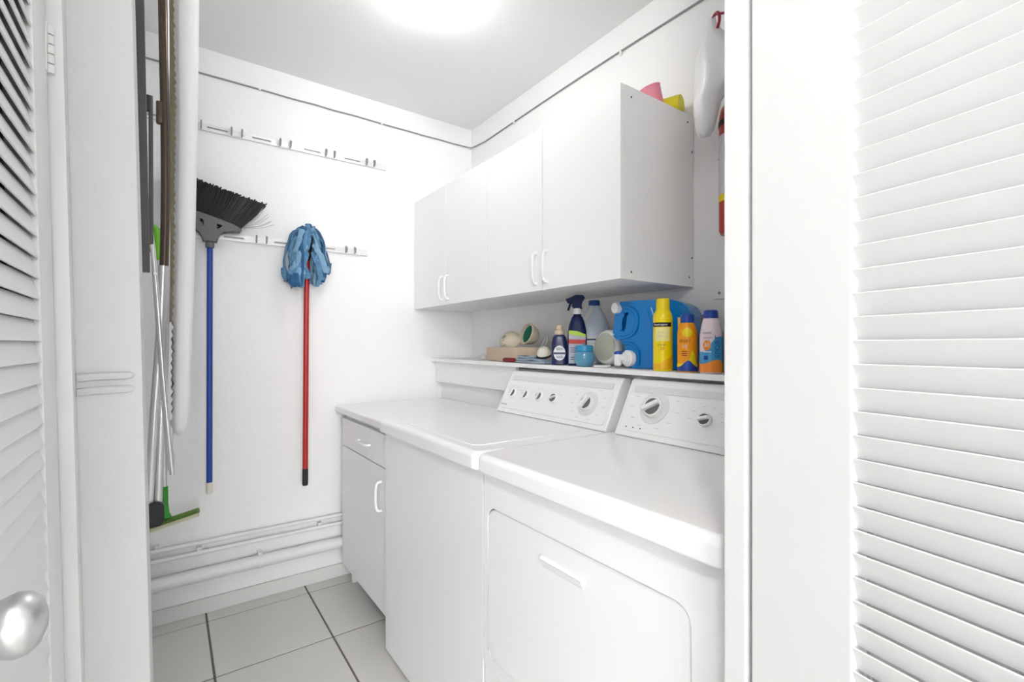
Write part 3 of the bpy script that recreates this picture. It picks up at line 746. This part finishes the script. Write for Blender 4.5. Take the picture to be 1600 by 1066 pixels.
# folded cloth
cl = thing('folded_cloth', P3(1.30, 1.66), 'folded grey blue cloth lying by the shelf edge', 'cloth')
for k, (a, b) in enumerate((((1.252, 1.515), (1.318, 1.722)), ((1.256, 1.54), (1.314, 1.72)), ((1.262, 1.60), (1.312, 1.715)))):
    bm = box(BM(), a[0], b[0], a[1], b[1], zs(1.66)+.0008+.0105*k, zs(1.66)+.0112+.0105*k, r=.0045, seg=3)
    bmesh.ops.subdivide_edges(bm, edges=[e for e in bm.edges if e.calc_length() > .04], cuts=5)
    for v in bm.verts: v.co.z += .0022*math.sin(v.co.y*55+k)*(1 if k else .2)*min(1, max(0, (v.co.z-zs(1.66))/.01)); v.co.x += .003*math.sin(v.co.y*38+k*2)
    obj('fold', bm, 'cloth', cl, smooth=True)
# round cream mask cup on the cloth
rc = thing('respirator_filter', (1.30, 1.575, zs(1.6)+.026), 'small cream dome shaped filter resting on the grey cloth', 'filter')
obj('dome', LT([(.030, 0), (.031, .008), (.028, .022), (.019, .033), (.008, .038), (0, .039)], (1.298, 1.568, zs(1.6)+.036), axis=(-.35, -.15, .92), seg=24), 'cream', rc, smooth=True)
obj('gasket', LT([(.032, -.004), (.034, -.001), (.034, .003), (.031, .005)], (1.298, 1.568, zs(1.6)+.036), axis=(-.35, -.15, .92), seg=24), 'black', rc, smooth=True)
obj('printed_mark', LT([(.010, .0385), (.010, .0392), (0, .0396)], (1.298, 1.568, zs(1.6)+.036), axis=(-.35, -.15, .92), seg=16), 'print', rc)
# dish soap
def facing(c): return math.atan2(-c[1], -c[0])
def oval_bottle(bm, prof, c, rot, ex, ey, seg=32):
    """prof [(scale, z)], super-elliptic section"""
    rings = []
    for s, z in prof:
        R = []
        for k in range(seg):
            a = 2*PI*k/seg; ca, sa = math.cos(a), math.sin(a)
            x = ex*s*abs(ca)**.7*(1 if ca > 0 else -1); y = ey*s*abs(sa)**.7*(1 if sa > 0 else -1)
            R.append(bm.verts.new((c[0]+x*math.cos(rot)-y*math.sin(rot), c[1]+x*math.sin(rot)+y*math.cos(rot), c[2]+z)))
        rings.append(R)
    for A, C in zip(rings, rings[1:]):
        for k in range(seg): bm.faces.new((A[k], A[(k+1) % seg], C[(k+1) % seg], C[k]))
    bm.faces.new(rings[0]); bm.faces.new(rings[-1]); return bm
def oval_label(loop, c, rot, off, m_bm=None):
    """flat label on the flat face of an oval bottle; loop in (side, z)"""
    bm = BM(); out = Vector((math.cos(rot), math.sin(rot), 0)); sd = Vector((-math.sin(rot), math.cos(rot), 0)); C = Vector(c)
    f = bm.faces.new([bm.verts.new(C+out*off+sd*a+Vector((0, 0, b))) for a, b in loop])
    e = bmesh.ops.extrude_face_region(bm, geom=[f])
    for v in e['geom']:
        if isinstance(v, bmesh.types.BMVert): v.co += out*.0012
    return bm
def flat_text(s, size, c, rot, off, a, z):
    bm = text_bm(s, size); out = Vector((math.cos(rot), math.sin(rot), 0)); sd = Vector((-math.sin(rot), math.cos(rot), 0))
    for v in bm.verts: v.co = Vector(c)+out*off+sd*(a+v.co.x)+Vector((0, 0, z+v.co.y))
    return bm
c = P3(1.283, 1.455, .0005); rot = facing(c)
so = thing('dish_soap_bottle', c, 'short navy soap bottle with a tan cap and oval white label', 'bottle')
obj('body', oval_bottle(BM(), [(.90, 0), (1, .004), (1, .075), (.94, .095), (.80, .112), (.55, .122), (.5, .124)], c, rot, .020, .033), 'navy', so, smooth=True)
obj('cap', LT([(.020, .122), (.0205, .135), (.018, .140), (.014, .143), (.013, .158), (.009, .162), (0, .163)], c, seg=24), 'tan', so, smooth=True)
ov = [(.024*math.cos(a), .048+.030*math.sin(a)) for a in [2*PI*k/28 for k in range(28)]]
obj('label', oval_label(ov, c, rot, .0195), 'labelwhite', so)
obj('label_band', oval_label([(-.026, .043), (.026, .043), (.026, .051), (-.026, .051)], c, rot, .0204), 'navy', so)
for k, zz in enumerate((.066, .060, .034, .028)): obj('printed_mark', oval_label([(-.014+.002*(k % 2), zz), (.014, zz), (.014, zz+.0022), (-.014+.002*(k % 2), zz+.0022)], c, rot, .0206), 'ink', so)
# spray bottle
c = P3(1.315, 1.385, .0005); rot = facing(c)
sp = thing('spray_bottle', c, 'navy trigger spray bottle with a grey label and red stripe', 'bottle')
obj('body', oval_bottle(BM(), [(.92, 0), (1, .004), (1, .11), (.96, .135), (.80, .165), (.58, .188), (.42, .197), (.40, .205)], c, rot, .026, .038), 'spraynavy', sp, smooth=True)
obj('collar', LT([(.017, .203), (.0175, .206), (.0175, .223), (.016, .226)], c, seg=24), 'plastic', sp, smooth=True)
rt2 = rot+PI/2; sd = Vector((-math.sin(rot), math.cos(rot), 0))
hp = [(-.016, .226), (.016, .226), (.018, .236), (.022, .246), (.036, .251), (.040, .262), (.028, .270), (.006, .275), (-.020, .274), (-.026, .266), (-.022, .254), (-.018, .244)]
out = Vector((math.cos(rot), math.sin(rot), 0)); C = Vector(c)
obj('trigger_head', plate([hp], lambda a, b: C-out*.013+sd*(-a)+Vector((0, 0, b)), lambda a, b: C+out*.013+sd*(-a)+Vector((0, 0, b)), bevel=.004), 'spraynavy', sp, smooth=True)
obj('trigger', tube(BM(), smoothpts([C+sd*(-.026)+Vector((0, 0, .250)), C+sd*(-.030)+Vector((0, 0, .235)), C+sd*(-.036)+Vector((0, 0, .218))], 4), .0045, 8), 'spraynavy', sp, smooth=True)
obj('label', oval_label([(-.033, .008), (.033, .008), (.033, .118), (-.033, .128)], c, rot, .0255), 'labelgrey', sp)
obj('label_stripe', oval_label([(-.033, .086), (.033, .084), (.033, .101), (-.033, .103)], c, rot, .0266), 'labelred', sp)
obj('label_edge', oval_label([(-.033, .122), (.033, .112), (.033, .122), (0, .135), (-.033, .138)], c, rot, .0262), 'labellime', sp)
for zz in (.068, .060, .052, .032, .024): obj('printed_mark', oval_label([(-.026, zz), (.022-.1*(zz-.02), zz), (.022-.1*(zz-.02), zz+.0022), (-.026, zz+.0022)], c, rot, .0266), 'ink', sp)
# bleach jug
c = P3(1.440, 1.415, .0005); rot = facing(c)
bj = thing('bleach_jug', c, 'pale translucent bleach jug with a blue cap and side handle', 'bottle')
def sq_bottle(prof, c, rot, seg=36): return oval_bottle(BM(), prof, c, rot, 1, 1, seg)
obj('body', sq_bottle([(.056, 0), (.062, .006), (.064, .145), (.061, .165), (.052, .188), (.040, .212), (.030, .230), (.022, .240), (.0205, .246)], c, rot), 'bleach', bj, smooth=True)
sd = Vector((-math.sin(rot), math.cos(rot), 0)); out = Vector((math.cos(rot), math.sin(rot), 0)); C = Vector(c)
obj('handle', tube(BM(), smoothpts([C-sd*.010+out*.030+Vector((0, 0, .228)), C-sd*.026+out*.046+Vector((0, 0, .200)), C-sd*.040+out*.056+Vector((0, 0, .165)), C-sd*.034+out*.058+Vector((0, 0, .135))], 4), .0105, 10), 'jugwhite', bj, smooth=True)
obj('cap', LT([(.022, .243), (.0235, .246), (.0235, .262), (.021, .266), (0, .266)], c, seg=28), 'bleachcap', bj, smooth=True)
obj('label', oval_label([(-.046, .055), (.052, .055), (.052, .118), (-.046, .118)], c, rot, .0628), 'labelwhite', bj)
obj('printed_mark', oval_label([(-.030, .100), (.020, .100), (.020, .106), (-.030, .106)], c, rot, .0638), 'ink', bj)
for zz, a in ((.112, .018), (.090, .008), (.084, .012)): obj('printed_mark', oval_label([(-.030, zz), (a, zz), (a, zz+.002), (-.030, zz+.002)], c, rot, .0638), 'print', bj)
# small blue jar
c = P3(1.276, 1.305, .0005)
jr = thing('small_blue_jar', c, 'small round blue jar with a lighter blue lid at the shelf edge', 'jar')
obj('body', LT([(.025, 0), (.029, .003), (.037, .018), (.0395, .032), (.037, .047), (.031, .056), (.030, .060)], c), 'jarblue', jr, smooth=True)
obj('lid', LT([(.0325, .056), (.0345, .058), (.0335, .074), (.031, .079), (.012, .081), (.006, .081), (.005, .086), (0, .087)], c), 'jarlid', jr, smooth=True)
# white jug lying on its side, its base towards the door
cw_ = Vector((1.342, 1.262, zs(1.26)+.0745)); axj = Vector((-.96, .02, .06)).normalized()
wj = thing('white_jug', (1.41, 1.262, zs(1.26)), 'white plastic jug lying on its side with its pale round end showing', 'bottle')
obj('body', LT([(.052, 0), (.060, -.003), (.0655, -.010), (.067, -.022), (.0665, -.030), (.0645, -.033), (.0665, -.037), (.067, -.05), (.064, -.105), (.052, -.125), (.022, -.138), (.022, -.158)], cw_, axis=axj, seg=36), 'jugwhite', wj, smooth=True)
obj('end_disc', LT([(.053, .0005), (.0525, -.0012), (.048, .0002), (0, .0012)], cw_+axj*.0005, axis=axj, seg=36), 'jugend', wj, smooth=True)
# white flat lid
obj('flat_lid', LT([(.031, 0), (.033, .001), (.033, .0065), (.031, .008), (0, .008)], P3(1.286, 1.222, .0004), seg=32), 'plastic', label='flat white round lid lying between the blue jar and blue jug', cat='lid', smooth=True)
# big blue detergent jug lying with its spigot at the shelf edge
jug_c = Vector((1.290, 1.1635, zs(1.0)+.0022))
al = Vector((.24, -.971, 0)).normalized(); dp = Vector((.971, .24, 0)).normalized()
bg = thing('detergent_jug', jug_c+al*.15+dp*.06, 'large bright blue detergent jug lying on its side with a white spigot', 'jug')
def closed(pts, n=5):
    P = [Vector((*p, 0)) for p in pts]; m = len(P); o = []
    for i in range(m):
        p0, p1, p2, p3 = P[i-1], P[i], P[(i+1) % m], P[(i+2) % m]
        for k in range(n):
            t = k/n; q = .5*((2*p1)+(p2-p0)*t+(2*p0-5*p1+4*p2-p3)*t*t+(3*p1-p0-3*p2+p3)*t**3); o.append((q.x, q.y))
    return o
ol = closed([(.055, .0), (.12, 0), (.20, 0), (.252, .004), (.272, .024), (.278, .07), (.279, .12), (.274, .17), (.255, .207), (.218, .226), (.17, .232), (.11, .233), (.05, .233), (.020, .231), (.006, .220), (.003, .195), (-.002, .150), (-.006, .118), (.0, .104), (.018, .098), (.034, .088), (.038, .066), (.034, .040), (.036, .014)], 4)
ho = closed([(.022, .132), (.026, .160), (.032, .188), (.041, .198), (.048, .186), (.047, .160), (.041, .135), (.031, .122)], 4)
J = lambda dep: (lambda a, b: jug_c+al*a+dp*dep+Vector((0, 0, b)))
jb = obj('body', plate([ol, ho[::-1]], J(.0), J(.105), bevel=.0075, seg=4), 'jugblue', bg, smooth=True, angle=45)
gp = [J(.002)(.040, .214), J(-.004)(.066, .206), J(-.006)(.084, .185), J(-.006)(.088, .155), J(-.005)(.076, .124), J(-.002)(.048, .108), J(.002)(.020, .106)]
obj('grip_rib', tube(BM(), smoothpts(gp, 5), .0085, 10, sx=.8), 'jugblue', jb, smooth=True)
obj('side_rib', tube(BM(), smoothpts([J(.003)(.150, .02), J(-.003)(.152, .07), J(-.003)(.148, .14), J(.003)(.128, .205)], 5), .011, 10, sx=.7), 'jugblue', jb, smooth=True)
obj('lower_rib', tube(BM(), smoothpts([J(.002)(.034, .086), J(-.003)(.066, .084), J(-.003)(.090, .058), J(.002)(.088, .012)], 5), .0085, 10, sx=.7), 'jugblue', jb, smooth=True)
obj('filler_cap', LT([(.019, -.012), (.0205, -.010), (.0205, .004), (.0185, .007), (0, .0075)], J(-.002)(.004, .212), axis=-al*.45-dp*.9, seg=28), 'plastic', bg, smooth=True)
sc = J(-.002)(.050, .034); axs = (-al*.40-dp*.92).normalized()
sg = obj('spigot', LT([(.029, -.012), (.0295, .004), (.028, .006), (.0235, .0065), (.0225, .012), (.018, .014), (.0175, .018), (0, .019)], sc, axis=axs, seg=28), 'plastic', bg, smooth=True)
nz = sc+axs*.014-al*.026
obj('spout', tube(BM(), [sc+axs*.012, nz], .012, 14), 'plastic', sg, smooth=True)
obj('nozzle', tube(BM(), [nz+Vector((0, 0, .014)), nz+Vector((0, 0, -.020)), nz+Vector((0, 0, -.026))], [.0135, .0135, .011], 14), 'plastic', sg, smooth=True)
obj('push_button', LT([(.0135, 0), (.0135, .005), (.010, .010), (0, .012)], nz+Vector((0, 0, .014)), seg=20), 'royal', sg, smooth=True)

# --- spray cans
def can_prof(r, h, sh): return [(r*.94, 0), (r, .004), (r, h-sh), (r*.985, h-sh*.8), (r*.93, h-sh*.55), (r*.82, h-sh*.28), (r*.68, h)]
def rad(r, h, sh, off):
    pr = can_prof(r, h, sh)
    def f(z):
        for (ra, za), (rb, zb) in zip(pr, pr[1:]):
            if za <= z <= zb: return ra+(rb-ra)*(z-za)/max(1e-9, zb-za)+off
        return pr[-1][0]+off
    return f
# tall yellow can
c = P3(1.281, .955, .0005); r, h, s_ = .0300, .196, .030; R1 = rad(r, h, s_, .0007); R2 = rad(r, h, s_, .0013)
y = thing('yellow_spray_can', c, 'tall yellow sunscreen spray can with a black band and yellow cap', 'spray can')
obj('body', LT(can_prof(r, h, s_), c, seg=40), 'yellow', y, smooth=True)
obj('cap', LT([(.0195, h-.003), (.0215, h), (.0205, h+.030), (.0185, h+.034), (0, h+.034)], c, seg=32), 'yellowcap', y, smooth=True)
obj('label_band', patch(c, R1, -2.1, .95, .140, .153), 'black', y)
obj('lettering', can_text('Neutrogena', .0095, c, R2, .1465, -.28), 'white_ink', y)
obj('label_panel', patch(c, R1, -.8, .75, .094, .138), 'paleyellow', y)
obj('lettering', can_text('beach', .0105, c, R2, .122, -.12), 'print', y); obj('lettering', can_text('defense', .0105, c, R2, .110, -.12), 'print', y)
obj('lettering', can_text('sunscreen', .0065, c, R1, .083, -.12), 'ink', y); obj('lettering', can_text('70', .012, c, R1, .070, -.08), 'labelred', y)
obj('label_base', patch(c, R1, -2.2, 2.2, .006, lambda a: .030+.022*max(-1, min(1, a*.8)) if a > -.2 else .024), 'amber', y)
# orange can
c = P3(1.283, .868, .0005); r, h, s_ = .0290, .150, .034; R1 = rad(r, h, s_, .0007); R2 = rad(r, h, s_, .0013); R3 = rad(r, h, s_, .0019)
o_ = thing('orange_spray_can', c, 'orange sunscreen spray can with a blue cap and blue wave at its foot', 'spray can')
obj('body', LT(can_prof(r, h, s_), c, seg=40), 'orange', o_, smooth=True)
obj('cap', LT([(.0185, h-.003), (.0200, h), (.0195, h+.022), (.0175, h+.026), (0, h+.026)], c, seg=32), 'royal', o_, smooth=True)
obj('label_peak', patch(c, R1, -2.6, 2.6, .006, lambda a: .026+.040*math.exp(-((a-.55)/.34)**2), n=60), 'yellow', o_)
obj('label_wave', patch(c, R2, -2.6, 2.6, .004, lambda a: .016+.020*math.exp(-((a-.1)/.55)**2), n=60), 'royal', o_)
ci = lambda a, a0, w, zz, hh, sgn: zz+sgn*hh*math.sqrt(max(0, 1-((a-a0)/w)**2))
obj('label_sun', patch(c, R1, -.50, .50, lambda a: ci(a, 0, .5, .120, .014, -1), lambda a: ci(a, 0, .5, .120, .014, 1)), 'yellow', o_)
obj('lettering', can_text('SPORT', .012, c, R1, .094, -.25), 'maroon', o_)
obj('lettering', can_text('50', .014, c, R1, .078, -.25), 'pinkwhite', o_)
for zz in (.062, .056, .050): obj('printed_mark', patch(c, R1, -.55, .0, zz, zz+.0022, rows=1), 'maroon', o_)
# pink, blue and orange can
c = P3(1.283, .790, .0005); r, h, s_ = .0305, .160, .060; R1 = rad(r, h, s_, .0007); R2 = rad(r, h, s_, .0013); R3 = rad(r, h, s_, .0019)
p_ = thing('sport_spray_can', c, 'pale pink and blue sunscreen spray can with an orange foot', 'spray can')
obj('body', LT(can_prof(r, h, s_), c, seg=40), 'pinkwhite', p_, smooth=True)
obj('cap', LT([(.0195, h-.003), (.0205, h), (.0195, h+.020), (.0175, h+.024), (0, h+.024)], c, seg=32), 'royal', p_, smooth=True)
obj('label_blue', patch(c, R1, -2.2, 2.2, .02, lambda a: .062+.046*(1+math.tanh(a*2.2))/2, n=50, rows=10), 'skyblue', p_)
obj('label_foot', patch(c, R2, -2.6, 2.6, .004, lambda a: .034+.006*math.sin(a*2.3+.3), n=50), 'sunorange', p_)
obj('label_circle', patch(c, R2, -.72, .02, lambda a: ci(a, -.35, .37, .082, .0145, -1), lambda a: ci(a, -.35, .37, .082, .0145, 1)), 'sunorange', p_)
obj('lettering', can_text('30', .0165, c, R3, .082, -.35), 'white_ink', p_)
obj('lettering', can_text('SPORT', .0215, c, R2, .078, .62, vertical=True), 'royal', p_)
obj('lettering', can_text('equate', .0095, c, R1, .118, -.35), 'ink', p_)
obj('lettering', can_text('sunscreen', .0062, c, R1, .104, -.25), 'ink', p_)
obj('printed_mark', patch(c, R2, -.65, .05, .0615, .0640, rows=1), 'white_ink', p_)
obj('printed_emblem', patch(c, R2, -.62, -.25, .040, .052), 'royal', p_)
# tubes and bottle standing behind the cans
def squeeze_tube(name, c, w, h, body, cap, label, bands=()):
    t = thing(name, c, label, 'tube'); rot = facing(c)
    out = Vector((math.cos(rot), math.sin(rot), 0)); sd = Vector((-math.sin(rot), math.cos(rot), 0)); C = Vector(c)
    bm = BM(); rings = []
    for k in range(9):
        q = k/8; ring = []
        for i in range(24):
            a = 2*PI*i/24; ring.append(bm.verts.new(C+sd*(w*(.86+.14*q)*math.cos(a))+out*(.014*(1-q)**.8+.0012)*math.sin(a)+Vector((0, 0, .028+(h-.028)*q))))
        rings.append(ring)
    for A, D in zip(rings, rings[1:]):
        for i in range(24): bm.faces.new((A[i], A[(i+1) % 24], D[(i+1) % 24], D[i]))
    bm.faces.new(rings[0]); bm.faces.new(rings[-1])
    obj('body', bm, body, t, smooth=True)
    obj('cap', LT([(w*.56, 0), (w*.60, .002), (w*.60, .026), (w*.56, .029)], c, seg=24), cap, t, smooth=True)
    for z0_, z1_, m in bands:
        q0 = (z0_-.028)/(h-.028); q1 = (z1_-.028)/(h-.028); bm = BM(); prev = None
        for i in range(11):
            a = math.radians(25+130*i/10)
            pt = [bm.verts.new(C+sd*(w*(.86+.14*q)*math.cos(a)*1.01)+out*((.014*(1-q)**.8+.0012)*math.sin(a)+.0008)+Vector((0, 0, zz))) for q, zz in ((q0, z0_), (q1, z1_))]
            if prev: bm.faces.new((prev[0], pt[0], pt[1], prev[1]))
            prev = pt
        obj('label_stripe', bm, m, t)
    return t
squeeze_tube('sunscreen_tube', P3(1.3285, .905, .0005), .024, .170, 'beige', 'skyblue', 'beige sunscreen tube half hidden behind the orange can', ((.135, .168, 'amber'), (.105, .120, 'tealdark'), (.05, .09, 'labelgrey')))
squeeze_tube('teal_tube', P3(1.330, .745, .0005), .028, .160, 'tealdark', 'yellow', 'teal sunscreen tube next to the door jamb', ((.125, .140, 'labelwhite'), (.07, .10, 'skyblue')))
c = P3(1.355, .842, .0005)
bb = thing('lotion_bottle', c, 'dark bottle with a bronze cap standing behind the sunscreen cans', 'bottle')
obj('body', LT([(.026, 0), (.028, .003), (.028, .115), (.024, .128), (.018, .134)], c), 'smoke', bb, smooth=True)
obj('cap', LT([(.021, .132), (.022, .134), (.022, .172), (.020, .176), (0, .176)], c, seg=28), 'browncap', bb, smooth=True)
c = P3(1.40, .795, .0005)
bb = thing('lotion_bottle', c, 'slim brown bottle behind the pink and blue spray can', 'bottle')
obj('body', LT([(.022, 0), (.024, .003), (.024, .12), (.020, .132), (.015, .138)], c), 'beige', bb, smooth=True)
obj('cap', LT([(.018, .136), (.019, .138), (.019, .178), (.017, .182), (0, .182)], c, seg=28), 'browncap', bb, smooth=True)

# ================================================================= on top of the wall cabinet
def cup(name, c, axis, r0, r1, h, m, label):
    prof = [(r0*.96, 0), (r0, .002), (r1, h-.003), (r1+.0015, h), (r1-.0015, h), (r1-.003, h-.004), (r0-.003, .004), (0, .004)]
    return obj(name, LT(prof, c, axis=axis, seg=36), m, label=label, cat='cup', smooth=True)
cup('yellow_cup', (1.482, 1.026, 2.068), (-.25, .96, .03), .033, .0345, .085, 'cupyellow', 'bright yellow plastic cup lying on top of the wall cabinet')
cup('pink_cup', (1.413, 1.082, 2.0425), (-.30, .10, .95), .031, .036, .085, 'pink', 'pink plastic cup tilted on top of the wall cabinet')
obj('white_ball', LT([(0, 0)]+[(.034*math.sin(a), .034-.034*math.cos(a)) for a in [k*PI/14 for k in range(1, 14)]]+[(0, .068)], (1.470, 1.160, 2.0302), seg=28), 'greywhite', label='greyish white ball lying between the cups', cat='ball', smooth=True)

# ================================================================= on the right wall
fe = thing('fire_extinguisher', (1.466, .816, 1.560), 'red fire extinguisher with a white label hanging on the wall by the jamb', 'fire extinguisher')
c = (1.466, .816, 1.560)
obj('body', LT([(.035, 0), (.045, .003), (.050, .015), (.050, .375), (.046, .400), (.034, .418), (.018, .428), (.018, .440)], c, seg=40), 'extred', fe, smooth=True)
obj('label', patch((c[0], c[1], c[2]), .0506, -1.9, 1.9, .125, .315, n=40), 'extlabel', fe)
obj('label_band', patch((c[0], c[1], c[2]), .0508, -1.9, 1.9, .104, .126, n=40), 'yellow', fe)
obj('strap', LT([(.0503, .345), (.0518, .346), (.0518, .362), (.0503, .363)], c, seg=40), 'black', fe, smooth=True)
obj('valve', LT([(.016, .438), (.020, .44), (.020, .465), (.012, .470), (0, .470)], c, seg=20), 'chrome', fe, smooth=True)
obj('lever', box(BM(), 1.455, 1.51, .790, .812, 2.030, 2.038, r=.003), 'black', fe, smooth=True)
obj('bracket', box(BM(), 1.512, 1.5205, .802, .842, 1.60, 1.93, r=.003), 'black', fe, smooth=True)
bgm = thing('plastic_bag', (1.372, .85, 1.868), 'white plastic bag hanging on a red hook beside the wall cabinet', 'bag')
bm = BM(); rings = []
for k, (z, rx, ry, cy) in enumerate([(1.868, .006, .008, .868), (1.872, .020, .020, .866), (1.890, .030, .028, .865), (1.93, .036, .036, .861), (1.975, .040, .042, .856), (2.01, .042, .060, .836), (2.05, .042, .067, .828), (2.09, .040, .066, .828), (2.12, .036, .056, .830), (2.15, .028, .040, .834), (2.175, .020, .026, .838), (2.20, .012, .014, .840), (2.222, .010, .010, .840)]):
    rings.append([bm.verts.new((1.372+rx*math.cos(a)*(1+.08*math.sin(a*5+k*.8)), cy+ry*math.sin(a)*(1+.06*math.cos(a*4+k*.6)), z+.004*math.sin(a*3))) for a in [2*PI*i/32 for i in range(32)]])
for A, D in zip(rings, rings[1:]):
    for i in range(32): bm.faces.new((A[i], A[(i+1) % 32], D[(i+1) % 32], D[i]))
bm.faces.new(rings[0]); bm.faces.new(rings[-1])
obj('bag_body', bm, 'bag', bgm, smooth=True, angle=80)
bm = BM(); tube(bm, [(1.372+.022*math.cos(a)*.6, .830+.022*math.cos(a), 2.205+.028*math.sin(a)) for a in [2*PI*k/20 for k in range(21)]], .0045, 8, cap=False)
tube(bm, [(1.372, .83, 2.232), (1.44, .82, 2.262), (1.5298, .82, 2.262)], .004, 8)
obj('hook', bm, 'hookred', bgm, smooth=True)
ap = thing('access_panel', (1.525, .85, 1.365), 'flat white access panel screwed to the wall behind the extinguisher', 'panel')
obj('plate', box(BM(), 1.521, 1.530, .70, .927, 1.365, 1.859, r=.002), 'wall', ap, smooth=True)
for y_, z_ in ((.905, 1.385), (.905, 1.84)): obj('screw_head', LT([(.005, 0), (.004, .002), (0, .003)], (1.521, y_, z_), axis=(-1, 0, 0), seg=10), 'cable', ap)
